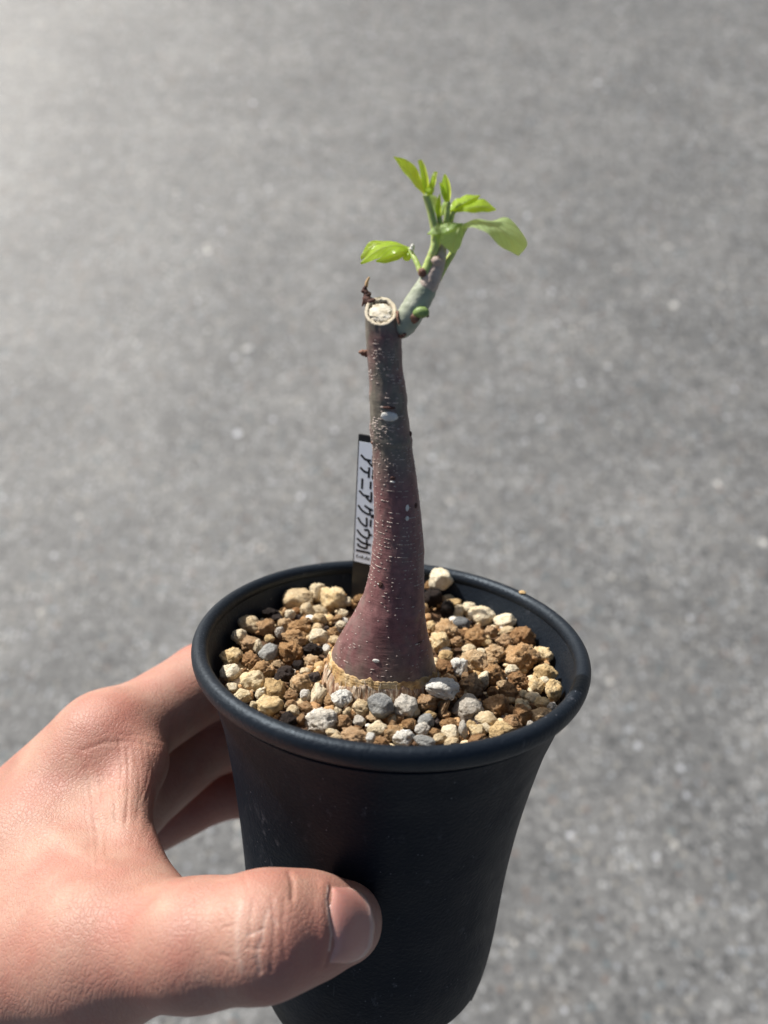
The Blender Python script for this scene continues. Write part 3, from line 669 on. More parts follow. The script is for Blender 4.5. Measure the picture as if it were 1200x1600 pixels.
    patch(595, 900, 10, 11, 'scar_mark', M['dry'], 0.018, 9); patch(593, 901, 6, 4, 'scar_mark', M['scar'], 0.022, 9); patch(654, 984, 15, 3, 'scar_mark', M['scar'], 0.014, 10); patch(655, 987, 16, 4, 'scar_mark', M['dry'], 0.012, 11); patch(589, 1003, 11, 6, 'scar_mark', M['scar'], 0.02, 12)
    patch(583, 690, 6, 6, 'scar_mark', M['bud'], 0.03, 13); patch(641, 674, 5, 9, 'scar_mark', M['dry'], 0.03, 14)
    # peeled bark collar and fibrous cork below it
    def collar(name, mat, zt, zb, off, jag, ridge, rfreq, seed, thick=0.05):
        sg = 240; nr = 16; Vc = []; Fc2 = []
        for r_ in range(nr):
            f = r_ / (nr - 1)
            for k in range(sg):
                th = 2 * math.pi * k / sg; cx, cy = math.cos(th), math.sin(th)
                top = zt(th) + jag * (noise.noise(Vector((cx * 4, cy * 4, seed))) + 0.6 * noise.noise(Vector((cx * 11, cy * 11, seed))))
                bot = zb(th) + 0.5 * jag * noise.noise(Vector((cx * 6, cy * 6, seed + 4)))
                z = top + (bot - top) * f
                i = int(np.argmin(np.abs(C[:, 1] - z))); b = surf(i, th)
                rr = ridge * (abs(noise.noise(Vector((cx * rfreq, cy * rfreq, z * 2.2 + seed)))) + 0.5 * noise.noise(Vector((cx * rfreq * 2.6, cy * rfreq * 2.6, z * 5))))
                o_ = off + rr if r_ > 0 else -0.02
                Vc.append(b + np.array([cx, cy, 0]) * o_ + np.array([0, 0, z - b[2]]))
        for r_ in range(nr - 1):
            for k in range(sg): Fc2.append((r_ * sg + k, r_ * sg + (k + 1) % sg, (r_ + 1) * sg + (k + 1) % sg, (r_ + 1) * sg + k))
        return mesh_obj(name, Vc, Fc2, mat, root)
    zt = lambda th: -0.19 - 0.10 * math.cos(th) - 0.04 * math.sin(2 * th)
    zm = lambda th: zt(th) - 0.16 - 0.05 * math.sin(th * 2 + 1) - 0.10 * noise.noise(Vector((math.cos(th) * 2.2, math.sin(th) * 2.2, 5)))
    collar('peeled_bark', M['peel'], zt, lambda th: zm(th) - 0.05, 0.008, 0.085, 0.030, 9, 2.0)
    cork = collar('cork_collar', M['cork'], lambda th: zm(th) + 0.02, lambda th: -1.1, 0.015, 0.05, 0.05, 5, 8.0)
    fib = []
    for _ in range(26):                                   # torn pale fibres hanging over the cork
        th = q.uniform(math.pi * 0.95, 2.05 * math.pi); cx, cy = math.cos(th), math.sin(th); pts = []
        z = zm(th) + q.uniform(-0.02, 0.14); L = q.uniform(0.12, 0.34)
        for s_ in range(4):
            i = int(np.argmin(np.abs(C[:, 1] - z))); b = surf(i, th); b[2] = z
            pts.append(b + np.array([cx, cy, 0]) * (0.026 + 0.018 * q.random())); z -= L / 3; th += q.uniform(-0.03, 0.03); cx, cy = math.cos(th), math.sin(th)
        r = q.uniform(0.005, 0.010); fib.append(tube(pts, [r * 0.6, r * 1.3, r, r * 0.4], 5, 8))
    Vf, Ff = join(fib); o = mesh_obj('fibres', Vf, Ff, M['fibre'], cork); o['kind'] = 'stuff'

    # crop coordinates of the top of the plant -> pot frame
    def Q(cx, cy, dy=0.0): return at_y(540 + cx / 3.75, 220 + cy / 3.75, Y0 + dy)
    S = 1 / 3.75 / 79.0
    # dead twig behind the cut
    V, Fc = tube([Q(150, 960, .22), Q(125, 925, .26), Q(128, 895, .28), Q(108, 878, .3), Q(120, 850, .3)], [32 * S, 24 * S, 16 * S, 13 * S, 9 * S], 10, 30, 0.5, 3)
    tw = mesh_obj('dead_twig', V, Fc, M['dry'], root)
    V, Fc = tube([Q(120, 855, .3), Q(126, 826, .3), Q(138, 800, .3)], [9 * S, 8 * S, 5 * S], 8, 14, 0.3, 4); mesh_obj('twig_tip', V, Fc, M['dry_tip'], tw)
    for (a, b, r) in (((112, 930), (98, 968), 9), ((108, 880), (92, 882), 8), ((135, 915), (158, 925), 8)):
        V, Fc = tube([Q(*a, .27), Q(*b, .25)], [r * S, r * S * .5], 8, 8, 0.5, 5); mesh_obj('spur', V, Fc, M['dry'], tw)
    # small red brown bud on the left of the stem
    V, Fc = tube([Q(135, 1248, .05), Q(110, 1243, .02), Q(92, 1240, 0), Q(78, 1238, 0)], [20 * S, 17 * S, 13 * S, 6 * S], 12, 18, 0.35, 6); mesh_obj('side_bud', V, Fc, M['bud'], stem)
    # side branch
    V, Fc = tube([Q(285, 1105, .10), Q(335, 1085, .05), Q(385, 1010, 0), Q(430, 935, 0), Q(470, 865, 0), Q(500, 800, 0)], [48 * S, 60 * S, 66 * S, 64 * S, 57 * S, 48 * S], 28, 50, 0.06, 8)
    br = mesh_obj('branch', V, Fc, M['branch'], root)
    V, Fc = tube([Q(452, 895, -.02), Q(480, 850, -.02), Q(510, 790, -.02), Q(540, 720, -.02), Q(562, 660, 0), Q(575, 600, 0)], [40 * S, 52 * S, 46 * S, 36 * S, 26 * S, 12 * S], 24, 44, 0.08, 9)
    wd = mesh_obj('woody_shoot', V, Fc, M['woody'], br)
    V, Fc = tube([Q(300, 1140, -.05), Q(330, 1146, -.16), Q(352, 1132, -.12)], [5 * S, 8 * S, 6 * S], 8, 12, 0.5, 10); mesh_obj('branch_collar', V, Fc, M['bud'], br)
    V, Fc = tube([Q(305, 1000, -.08), Q(306, 1040, -.16), Q(312, 1075, -.2)], [9 * S, 7 * S, 6 * S], 8, 12, 0.6, 11); mesh_obj('branch_collar', V, Fc, M['bud'], br)
    V, Fc = tube([Q(415, 1050, -.16), Q(400, 1035, -.18), Q(385, 1030, -.17)], [26 * S, 26 * S, 16 * S], 12, 14, 0.3, 12); mesh_obj('bud_scale', V, Fc, M['bud'], br)
    V, Fc = tube([Q(410, 1015, -.18), Q(435, 1005, -.22), Q(462, 1008, -.22), Q(480, 1018, -.2)], [24 * S, 27 * S, 27 * S, 16 * S], 16, 22, 0.12, 13); gb = mesh_obj('green_bud', V, Fc, M['greenbud'], br)
    V, Fc = tube([Q(478, 1024, -.22), Q(488, 1026, -.22)], [11 * S, 7 * S], 8, 8, 0.4, 14); mesh_obj('bud_tip', V, Fc, M['bud'], gb)
    for (c, r, sd) in (((537, 702, -.12), 26, 15), ((455, 768, -.06), 24, 16)):
        V, Fc = tube([Q(c[0], c[1] + 14, c[2]), Q(c[0], c[1] - 6, c[2] - .03), Q(c[0] + 4, c[1] - 18, c[2] - .03)], [r * S, r * S * 1.05, r * S * .5], 12, 14, 0.25, sd); nb = mesh_obj('node_bud', V, Fc, M['woody'] if sd == 15 else M['bud'], br)
        V, Fc = tube([Q(c[0] + 8, c[1] - 18, c[2] - .05), Q(c[0] + 10, c[1] - 26, c[2] - .05)], [8 * S, 4 * S], 8, 8, 0.3, sd); mesh_obj('bud_tip', V, Fc, M['dry'], nb)
    V, Fc = tube([Q(540, 835, .02), Q(546, 828, -.02)], [10 * S, 6 * S], 8, 8, 0.4, 17); mesh_obj('bud_tip', V, Fc, M['dry'], br)
    # green shoots and leaf stalks
    def shoot(pts, rads, name='leaf_stalk', mat='shoot', seed=20):
        V, Fc = tube([Q(*p) for p in pts], [r * S for r in rads], 14, len(pts) * 9, 0.05, seed); return mesh_obj(name, V, Fc, M[mat], br)
    shA = shoot([(470, 775, -.05), (500, 690, -.05), (524, 610, -.05), (520, 520, -.02), (497, 410, 0), (470, 318, 0)], [30, 24, 22, 19, 17, 17])
    shB = shoot([(560, 700, .05), (560, 600, .06), (556, 520, .05), (548, 440, .02)], [12, 14, 15, 12], 'central_shoot')
    shC = shoot([(575, 560, .08), (588, 480, .06), (598, 400, .02), (603, 360, 0)], [14, 15, 13, 11])
    shD = shoot([(590, 540, .12), (612, 470, .12), (625, 425, .1), (645, 410, .08)], [16, 16, 15, 10])
    shE = shoot([(540, 815, .10), (580, 735, .12), (625, 660, .12), (668, 570, .06), (705, 500, 0)], [18, 18, 17, 15, 12])
    shF = shoot([(440, 775, .05), (415, 710, .18), (385, 655, .32), (370, 630, .36)], [13, 13, 12, 10])
    V, Fc = tube([Q(388, 640, .28), Q(392, 620, .28), Q(393, 605, .28)], [13 * S, 12 * S, 6 * S], 10, 12, 0.3, 30); mesh_obj('bud_tip', V, Fc, M['scar'], shF)
    def leaf(stalk, rib, left, right, mat='leaf', thick=0.012, wob=0.02, seed=1):
        """rib, left edge and right edge, base to tip, in crop coordinates with a depth"""
        nu, nv = 22, 13
        A, B, D = (catmull([Q(p[0], p[1], p[2] * 1.4) for p in c], nu) for c in (left, rib, right))
        Vl = []; uv = []
        for i in range(nu):
            for j in range(nv):
                f = j / (nv - 1)
                if f < .5: g = f * 2; g = g ** 0.9; p = A[i] * (1 - g) + B[i] * g
                else: g = f * 2 - 1; g = g ** 1.1; p = B[i] * (1 - g) + D[i] * g
                wv = wob * math.sin(3.1 * i / nu * 5 + seed) * (abs(f - .5) * 2) ** 2 * math.sin(math.pi * i / (nu - 1)) + 0.25 * wob * noise.noise(Vector((i * .5, j * .5, seed * 3.1)))
                Vl.append(p + np.array([0, -wv, wv * 0.5])); uv.append((i / (nu - 1), f))
        Fl = [(i * nv + j, i * nv + j + 1, (i + 1) * nv + j + 1, (i + 1) * nv + j) for i in range(nu - 1) for j in range(nv - 1)]
        o = mesh_obj('leaf', Vl, Fl, M[mat], stalk, uv=uv)
        sb = o.modifiers.new('smooth', 'SUBSURF'); sb.levels = 1; sb.render_levels = 1
        return o
    # A: three leaflets at the very top
    leaf(shA, [(462, 312, 0), (420, 250, -.03), (350, 170, -.02), (280, 92, .05)], [(458, 315, 0), (400, 255, -.12), (335, 175, -.10), (279, 92, .05)], [(470, 300, 0), (440, 215, .06), (385, 125, .05), (282, 91, .05)], seed=1)
    leaf(shA, [(470, 305, 0), (466, 240, -.05), (455, 170, -.03), (435, 110, .03)], [(462, 308, 0), (446, 240, .02), (434, 165, .02), (422, 115, .03)], [(484, 300, 0), (488, 240, .04), (472, 165, .05), (447, 112, .03)], seed=2, wob=.01)
    leaf(shA, [(482, 310, -.02), (505, 265, -.06), (520, 220, -.04), (530, 180, .0)], [(470, 300, -.02), (490, 255, 0), (505, 210, 0), (520, 180, 0)], [(496, 315, -.02), (520, 275, 0), (530, 225, 0), (538, 182, 0)], seed=3, wob=.01)
    leaf(shA, [(470, 300, -.06), (490, 300, -.10), (505, 290, -.08), (518, 278, -.04)], [(462, 285, -.06), (480, 275, -.06), (500, 270, -.05), (516, 276, -.04)], [(476, 318, -.06), (500, 318, -.08), (515, 305, -.06), (520, 282, -.04)], seed=4, wob=.008)
    # B: tiny unfolding leaves in the middle
    leaf(shB, [(545, 470, 0), (545, 410, -.05), (546, 355, -.03), (553, 310, .02)], [(535, 465, 0), (526, 405, 0), (534, 350, 0), (551, 310, .02)], [(556, 465, 0), (560, 405, 0), (558, 350, 0), (555, 310, .02)], seed=5, wob=.008)
    leaf(shB, [(540, 430, .06), (525, 380, .06), (512, 340, .06), (490, 315, .08)], [(530, 430, .06), (505, 385, .1), (495, 350, .1), (488, 317, .08)], [(550, 420, .06), (545, 370, .08), (530, 325, .08), (492, 313, .08)], 'leaf_pale', seed=6, wob=.008)
    leaf(shB, [(560, 440, .03), (575, 400, .02), (585, 370, .02), (590, 345, .05)], [(552, 440, .03), (560, 395, .05), (570, 365, .05), (588, 345, .05)], [(570, 440, .03), (592, 405, .05), (596, 375, .05), (592, 346, .05)], 'leaf_pale', seed=7, wob=.008)
    # C: upright folded leaf
    leaf(shC, [(600, 372, 0), (600, 310, -.08), (594, 250, -.06), (580, 195, 0)], [(592, 370, 0), (565, 315, .03), (560, 260, .04), (576, 196, 0)], [(608, 368, 0), (617, 310, .05), (612, 250, .05), (586, 196, 0)], seed=8, wob=.012)
    leaf(shC, [(592, 360, -.03), (578, 320, -.07), (568, 285, -.05), (552, 243, 0)], [(584, 360, -.03), (564, 325, -.02), (556, 285, 0), (549, 245, 0)], [(600, 355, -.03), (592, 315, -.02), (582, 275, 0), (556, 243, 0)], seed=9, wob=.01)
    # D: leaf cluster on the right
    leaf(shD, [(612, 412, .05), (660, 385, -.02), (715, 350, -.02), (788, 320, .06)], [(610, 405, .05), (650, 350, .12), (700, 320, .12), (786, 318, .06)], [(620, 420, .05), (680, 405, .0), (735, 385, 0), (790, 322, .06)], seed=10, wob=.02)
    leaf(shD, [(640, 412, .03), (710, 395, -.10), (800, 385, -.10), (880, 404, .02)], [(640, 405, .03), (720, 360, .03), (810, 345, .03), (880, 400, .02)], [(645, 418, .03), (720, 418, -.12), (810, 420, -.10), (880, 408, .02)], seed=11, wob=.02)
    leaf(shD, [(615, 408, .15), (635, 375, .15), (660, 350, .15), (690, 337, .17)], [(608, 405, .15), (622, 365, .2), (650, 338, .2), (690, 335, .17)], [(625, 412, .15), (655, 385, .12), (675, 360, .12), (692, 340, .17)], seed=12, wob=.01)
    # E: the broad pale leaf: long right lobe, hanging middle lobe, small left lobe
    leaf(shE, [(690, 492, 0), (780, 478, -.08), (870, 500, -.12), (950, 560, -.10), (1008, 672, .0)], [(688, 488, 0), (770, 458, .10), (860, 466, .14), (945, 452, .16), (1035, 535, .12), (1066, 610, .08), (1012, 676, 0)], [(690, 520, -.05), (760, 505, -.20), (830, 548, -.22), (920, 625, -.16), (1004, 672, 0)], 'leaf_pale', wob=.03, seed=13)
    leaf(shE, [(678, 485, -.05), (655, 540, -.18), (635, 600, -.18), (625, 655, -.10)], [(640, 485, -.05), (575, 525, -.14), (553, 590, -.14), (612, 652, -.10)], [(690, 495, -.05), (688, 560, -.12), (668, 625, -.12), (634, 660, -.10)], 'leaf_pale', wob=.025, seed=14)
    leaf(shE, [(690, 488, -.05), (620, 498, -.16), (545, 515, -.14), (480, 548, -.05)], [(690, 484, -.05), (620, 478, -.06), (540, 488, -.05), (478, 544, -.05)], [(680, 496, -.05), (620, 520, -.2), (550, 545, -.16), (482, 551, -.05)], 'leaf_pale', wob=.015, seed=15)
    # F: left leaf cluster
    leaf(shF, [(378, 632, 0.250), (290, 612, 0.200), (190, 640, 0.200), (88, 720, 0.300)], [(376, 624, 0.250), (280, 592, 0.320), (185, 612, 0.320), (86, 716, 0.300)], [(380, 640, 0.250), (300, 655, 0.120), (190, 692, 0.160), (92, 724, 0.300)], wob=.02, seed=16)
    leaf(shF, [(340, 618, 0.360), (255, 596, 0.360), (160, 615, 0.360), (90, 690, 0.360)], [(335, 612, 0.360), (250, 586, 0.420), (140, 594, 0.420), (86, 680, 0.360)], [(345, 625, 0.360), (260, 615, 0.320), (170, 640, 0.320), (92, 700, 0.360)], wob=.02, seed=17)
    leaf(shF, [(372, 645, 0.260), (310, 672, 0.180), (240, 700, 0.180), (178, 706, 0.280)], [(370, 638, 0.260), (305, 648, 0.280), (235, 672, 0.280), (176, 702, 0.280)], [(375, 652, 0.260), (320, 690, 0.160), (250, 715, 0.180), (182, 712, 0.280)], wob=.015, seed=18)
    leaf(shF, [(378, 650, 0.220), (368, 670, 0.180), (360, 690, 0.200), (358, 704, 0.240)], [(360, 650, 0.220), (342, 672, 0.200), (335, 690, 0.210), (350, 704, 0.240)], [(388, 655, 0.220), (386, 675, 0.200), (380, 696, 0.210), (364, 705, 0.240)], wob=.01, seed=19)
build_plant()

# ------------------------------------------------------------------ the name tag
def build_tag():
    yb = 3.02
    TL, BL = at_y(561.5, 678, yb), at_y(550.5, 925, yb)
    TR = at_y(604, 680, yb); ex = (TR - TL); W_ = np.linalg.norm(ex); ex = ex / W_
    ez = BL - TL; H_ = np.linalg.norm(ez); ez = ez / H_
    ex = ex - ez * ex.dot(ez); ex /= np.linalg.norm(ex); yaw = math.radians(24); ex = ex * math.cos(yaw) + np.cross(ex, ez) * (math.sin(yaw) * (-1 if np.cross(ex, ez)[1] > 0 else 1)); nn = np.cross(ex, ez)      # toward the lens, turned a little to the left
    if nn[1] > 0: nn = -nn
    base = TL + ex * W_ / 2 + ez * (H_ + 0.9)
    root = empty('plant_tag', base); tag(root, 'black plant tag with a white name strip stuck in the gravel behind the stem', 'plant tag')
    s = 1 / px_scale(TL)
    def slab(x0, x1, z0, z1, d0, d1):
        return [TL + ex * x + ez * z + nn * d for d in (d0, d1) for x, z in ((x0, z0), (x1, z0), (x1, z1), (x0, z1))]
    Fb = [(0, 1, 2, 3), (7, 6, 5, 4), (0, 4, 5, 1), (1, 5, 6, 2), (2, 6, 7, 3), (3, 7, 4, 0)]
    mesh_obj('stake', slab(0, W_, 0, H_ + 0.9, -0.04, 0.04), Fb, M['tag_black'], root, smooth=False)
    x0, x1 = 2.2 * s, W_ - 2.2 * s
    st = mesh_obj('name_strip', slab(x0, x1, 11 * s, 213 * s, 0.04, 0.052), Fb, M['tag_white'], root, smooth=False)
    G = {'a': [[(.08, .86), (.92, .86), (.86, .7), (.62, .52)], [(.5, .68), (.46, .32), (.14, .04)]],
         'de': [[(.2, .92), (.72, .92)], [(.04, .62), (.94, .62)], [(.52, .62), (.46, .3), (.18, .03)], [(.78, 1.05), (.84, .86)], [(.93, 1.08), (.99, .9)]],
         'ni': [[(.2, .78), (.8, .78)], [(.06, .18), (.94, .18)]],
         'gu': [[(.36, .98), (.26, .72), (.08, .46)], [(.32, .8), (.84, .8), (.62, .3), (.18, .0)], [(.86, 1.1), (.92, .92)], [(1.0, 1.12), (1.06, .95)]],
         'ra': [[(.2, .92), (.82, .92)], [(.1, .62), (.88, .62), (.68, .26), (.24, .02)]],
         'u': [[(.5, 1.02), (.5, .82)], [(.12, .52), (.12, .8), (.88, .8), (.74, .32), (.3, .0)]],
         'ka': [[(.08, .7), (.86, .7), (.8, .14), (.62, .1)], [(.46, .98), (.4, .42), (.1, .03)]]}
    parts = []
    def stroke(pts, wdt, z_off, x_off, cs, ch):
        """glyph x runs down the tag, glyph y runs to the right"""
        C2 = catmull(np.array(pts), max(2, (len(pts) - 1) * 5 + 1)) if len(pts) > 2 else np.array(pts)
        P = [TL + ex * (x_off + b * ch) + ez * (z_off + a * cs) for a, b in C2]
        Vv = []; Ff = []
        for i, p in enumerate(P):
            t = P[min(i + 1, len(P) - 1)] - P[max(i - 1, 0)]; t = t / np.linalg.norm(t); sd = np.cross(t, nn) * wdt / 2
            e = t * wdt * 0.3 * (1 if i == len(P) - 1 else (-1 if i == 0 else 0))
            for d in (0.0515, 0.0555): Vv += [p + sd + e + nn * d, p - sd + e + nn * d]
        for i in range(len(P) - 1):
            a, b = i * 4, i * 4 + 4
            Ff += [(a + 2, a + 3, b + 3, b + 2), (a, b, b + 1, a + 1), (a, a + 2, b + 2, b), (a + 1, b + 1, b + 3, a + 3)]
        n = len(P) * 4; Ff += [(0, 1, 3, 2), (n - 4, n - 2, n - 1, n - 3)]
        parts.append((np.array(Vv), Ff))
    for name, z in zip(('a', 'de', 'ni', 'a', 'gu', 'ra', 'u', 'ka'), (30, 50, 70, 89, 113, 133, 153, 171)):
        for pts in G[name]: stroke(pts, 3.5 * s, z * s, 6.0 * s, 17 * s, 25 * s)
    stroke([(.5, 0), (.5, .95)], 3.6 * s, 186 * s, 6 * s, 14 * s, 25 * s)
    q = random.Random(3)
    for j in range(7):                                             # one line of fine print, too small to read
        b = j / 7.0
        for _ in range(3): stroke([(q.random(), b + q.random() * .1), (q.random(), b + q.random() * .1)], 1.0 * s, 200 * s, 6 * s, 6 * s, 25 * s)
    V, Fc = join(parts); mesh_obj('lettering', V, Fc, M['ink'], st, smooth=False)
build_tag()

# ------------------------------------------------------------------ the hand
def smin(a, b, k):
    h = np.clip(0.5 + 0.5 * (b - a) / k, 0, 1); return b + (a - b) * h - k * h * (1 - h)
def sd_cone(P, a, b, ra, rb):
    ba = b - a; L = float(ba @ ba); pa = P - a; t = np.clip((pa @ ba) / L, 0, 1)
    d = pa - t[..., None] * ba
    return np.sqrt((d * d).sum(-1)) - (ra + (rb - ra) * t)
def sd_tri(P, a, b, c, r):
    """distance to a triangle whose three corners have their own radii"""
    ab, ac = b - a, c - a; n = np.cross(ab, ac); n2 = float(n @ n)
    ap = P - a
    w_c = (np.cross(ab, ap) @ n) / n2; w_b = (np.cross(ap, ac) @ n) / n2; w_a = 1 - w_b - w_c
    ins = (w_a >= 0) & (w_b >= 0) & (w_c >= 0)
    dpl = np.abs(ap @ n) / math.sqrt(n2) - (w_a * r[0] + w_b * r[1] + w_c * r[2])
    e = np.minimum(np.minimum(sd_cone(P, a, b, r[0], r[1]), sd_cone(P, b, c, r[1], r[2])), sd_cone(P, c, a, r[2], r[0]))
    return np.where(ins, dpl, e)
def surface_nets(D, lo, h):
    nx, ny, nz = D.shape; neg = D < 0
    cnt = np.zeros((nx - 1, ny - 1, nz - 1), np.int8)
    for i in (0, 1):
        for j in (0, 1):
            for k in (0, 1): cnt += neg[i:nx - 1 + i, j:ny - 1 + j, k:nz - 1 + k]
    act = (cnt > 0) & (cnt < 8); idx = np.full(act.shape, -1, np.int64); cells = np.argwhere(act); idx[act] = np.arange(len(cells))
    acc = np.zeros((len(cells), 3)); num = np.zeros(len(cells))
    cs = [(i, j, k) for i in (0, 1) for j in (0, 1) for k in (0, 1)]
    for a in cs:
        for b in cs:
            if sum(abs(x - y) for x, y in zip(a, b)) == 1 and a < b:
                va = D[tuple((cells + a).T)]; vb = D[tuple((cells + b).T)]; m = (va < 0) != (vb < 0)
                t = np.where(m, va / np.where(m, va - vb, 1), 0)
                acc += np.where(m[:, None], np.array(a) + t[:, None] * (np.array(b) - np.array(a)), 0); num += m
    V = (cells + acc / num[:, None]) * h + lo
    quads = []
    for ax in range(3):
        o1, o2 = [(1, 2), (2, 0), (0, 1)][ax]
        s0 = [slice(1, -1)] * 3; s1 = [slice(1, -1)] * 3; s0[ax] = slice(0, -1); s1[ax] = slice(1, None)
        n0, n1 = neg[tuple(s0)], neg[tuple(s1)]; e = np.argwhere(n0 != n1); off = np.ones(3, int); off[ax] = 0; e0 = e + off
        fl = n0[tuple(e.T)]
        d1 = np.zeros(3, int); d1[o1] = 1; d2 = np.zeros(3, int); d2[o2] = 1
        q = np.stack([idx[tuple((e0 - d1 - d2).T)], idx[tuple((e0 - d2).T)], idx[tuple(e0.T)], idx[tuple((e0 - d1).T)]], 1)
        q[~fl] = q[~fl][:, ::-1]; quads.append(q)
    return V, np.vstack(quads)
def smooth_v(V, Q, it, lam=0.5):
    e = np.vstack([Q[:, [0, 1]], Q[:, [1, 2]], Q[:, [2, 3]], Q[:, [3, 0]]]); e = np.vstack([e, e[:, ::-1]])
    deg = np.bincount(e[:, 0], minlength=len(V))[:, None]
    for _ in range(it):
        S = np.stack([np.bincount(e[:, 0], V[e[:, 1], c], minlength=len(V)) for c in range(3)], 1) / deg
        V = V + lam * (S - V)
    return V
def subdiv(V, Q):
    e = np.sort(np.vstack([Q[:, [0, 1]], Q[:, [1, 2]], Q[:, [2, 3]], Q[:, [3, 0]]]), 1)
    key = e[:, 0].astype(np.int64) * len(V) + e[:, 1]; uk, inv = np.unique(key, return_inverse=True)
    mid = 0.5 * (V[uk // len(V)] + V[uk % len(V)]); fc = V[Q].mean(1)
    n, m = len(V), len(uk); k = len(Q); em = inv.reshape(4, k) + n; fi = np.arange(k) + n + m
    NQ = np.vstack([np.stack([Q[:, i], em[i], fi, em[i - 1]], 1) for i in range(4)])
    return np.vstack([V, mid, fc]), NQ
def vnormals(V, Q):
    fn = np.cross(V[Q[:, 2]] - V[Q[:, 0]], V[Q[:, 3]] - V[Q[:, 1]])
    N = np.zeros_like(V)
    for c in range(4):
        for a in range(3): N[:, a] += np.bincount(Q[:, c], fn[:, a], minlength=len(V))
    return N / (np.linalg.norm(N, axis=1, keepdims=True) + 1e-12)
def seg_dist(U, pts):
    d = np.full(len(U), 1e9)
    for a, b in zip(pts, pts[1:]):
        a, b = np.array(a, float), np.array(b, float); ba = b - a
        t = np.clip(((U - a) @ ba) / (ba @ ba), 0, 1); d = np.minimum(d, np.linalg.norm(U - a - t[:, None] * ba, axis=1))
    return d
H = lambda u, v, y: at_y(u, v, y)
HAND = dict(
    T0=(H(537, 1441, -3.55), .70), T1=(H(478, 1447, -3.95), .83), T2=(H(415, 1460, -4.35), .95), T3=(H(310, 1474, -4.2), .98), T4=(H(165, 1478, -3.4), 1.22), T5=(H(-140, 1510, -1.8), 1.9),
    I0=(H(165, 1163, 1.0), 1.0), I1=(H(318, 1066, 3.3), .98), I2=(H(470, 1040, 4.5), .82), I3=(H(600, 1060, 4.45), .68),
    M0=(H(190, 1265, 1.7), 1.0), M1=(H(322, 1152, 3.7), 1.0), M2=(H(470, 1140, 4.5), .85), M3=(H(610, 1150, 4.35), .70),
    R0=(H(150, 1330, 2.6), .85), R1=(H(343, 1236, 4.0), .76), R2=(H(470, 1232, 4.3), .70), R3=(H(590, 1230, 4.1), .64),
    L0=(H(120, 1450, 2.6), .88), L1=(H(300, 1480, 3.6), .72), L2=(H(420, 1460, 3.75), .66), L3=(H(520, 1440, 3.7), .58),
    WI=(H(-220, 1530, -0.2), 1.45), WL=(H(-260, 1650, 2.4), 1.5), F0=(H(-520, 1900, 0.2), 2.4),
    D0=(H(60, 1330, -0.7), 1.25), WB=(H(190, 1285, -1.1), .55), WC=(H(225, 1425, -2.9), .75), WA=(H(215, 1195, 0.35), .62),
)
def hand_sdf(P):
    g = {k: (np.asarray(v[0]), v[1]) for k, v in HAND.items()}
    def cone(a, b): return sd_cone(P, g[a][0], g[b][0], g[a][1], g[b][1])
    def tri(a, b, c): return sd_tri(P, g[a][0], g[b][0], g[c][0], (g[a][1], g[b][1], g[c][1]))
    th = cone('T0', 'T1')
    for a, b in (('T1', 'T2'), ('T2', 'T3'), ('T3', 'T4'), ('T4', 'T5')): th = smin(th, cone(a, b), 0.35)
    palm = tri('I0', 'L0', 'WI'); palm = smin(palm, tri('L0', 'WI', 'WL'), 0.5)
    palm = smin(palm, tri('I0', 'M0', 'WI'), 0.4); palm = smin(palm, cone('WI', 'F0'), 0.8); palm = smin(palm, cone('WL', 'F0'), 0.8)
    d = palm
    for f in 'IMRL':
        fg = cone(f + '0', f + '1')
        for i in '12': fg = smin(fg, cone(f + i, f + str(int(i) + 1)), 0.2)
        d = smin(d, fg, 0.28)
    d = smin(d, th, 0.7)
    web = tri('T4', 'D0', 'T5'); web = smin(web, tri('D0', 'I0', 'WI'), 0.6); web = smin(web, tri('D0', 'T5', 'WI'), 0.6)
    thin = smin(tri('WA', 'WB', 'D0'), tri('WB', 'WC', 'D0'), 0.25); thin = smin(thin, tri('WC', 'T4', 'D0'), 0.3)
    thin = smin(thin, tri('WA', 'I0', 'D0'), 0.3)
    web = smin(web, thin, 0.45)
    return smin(d, web, 0.6)
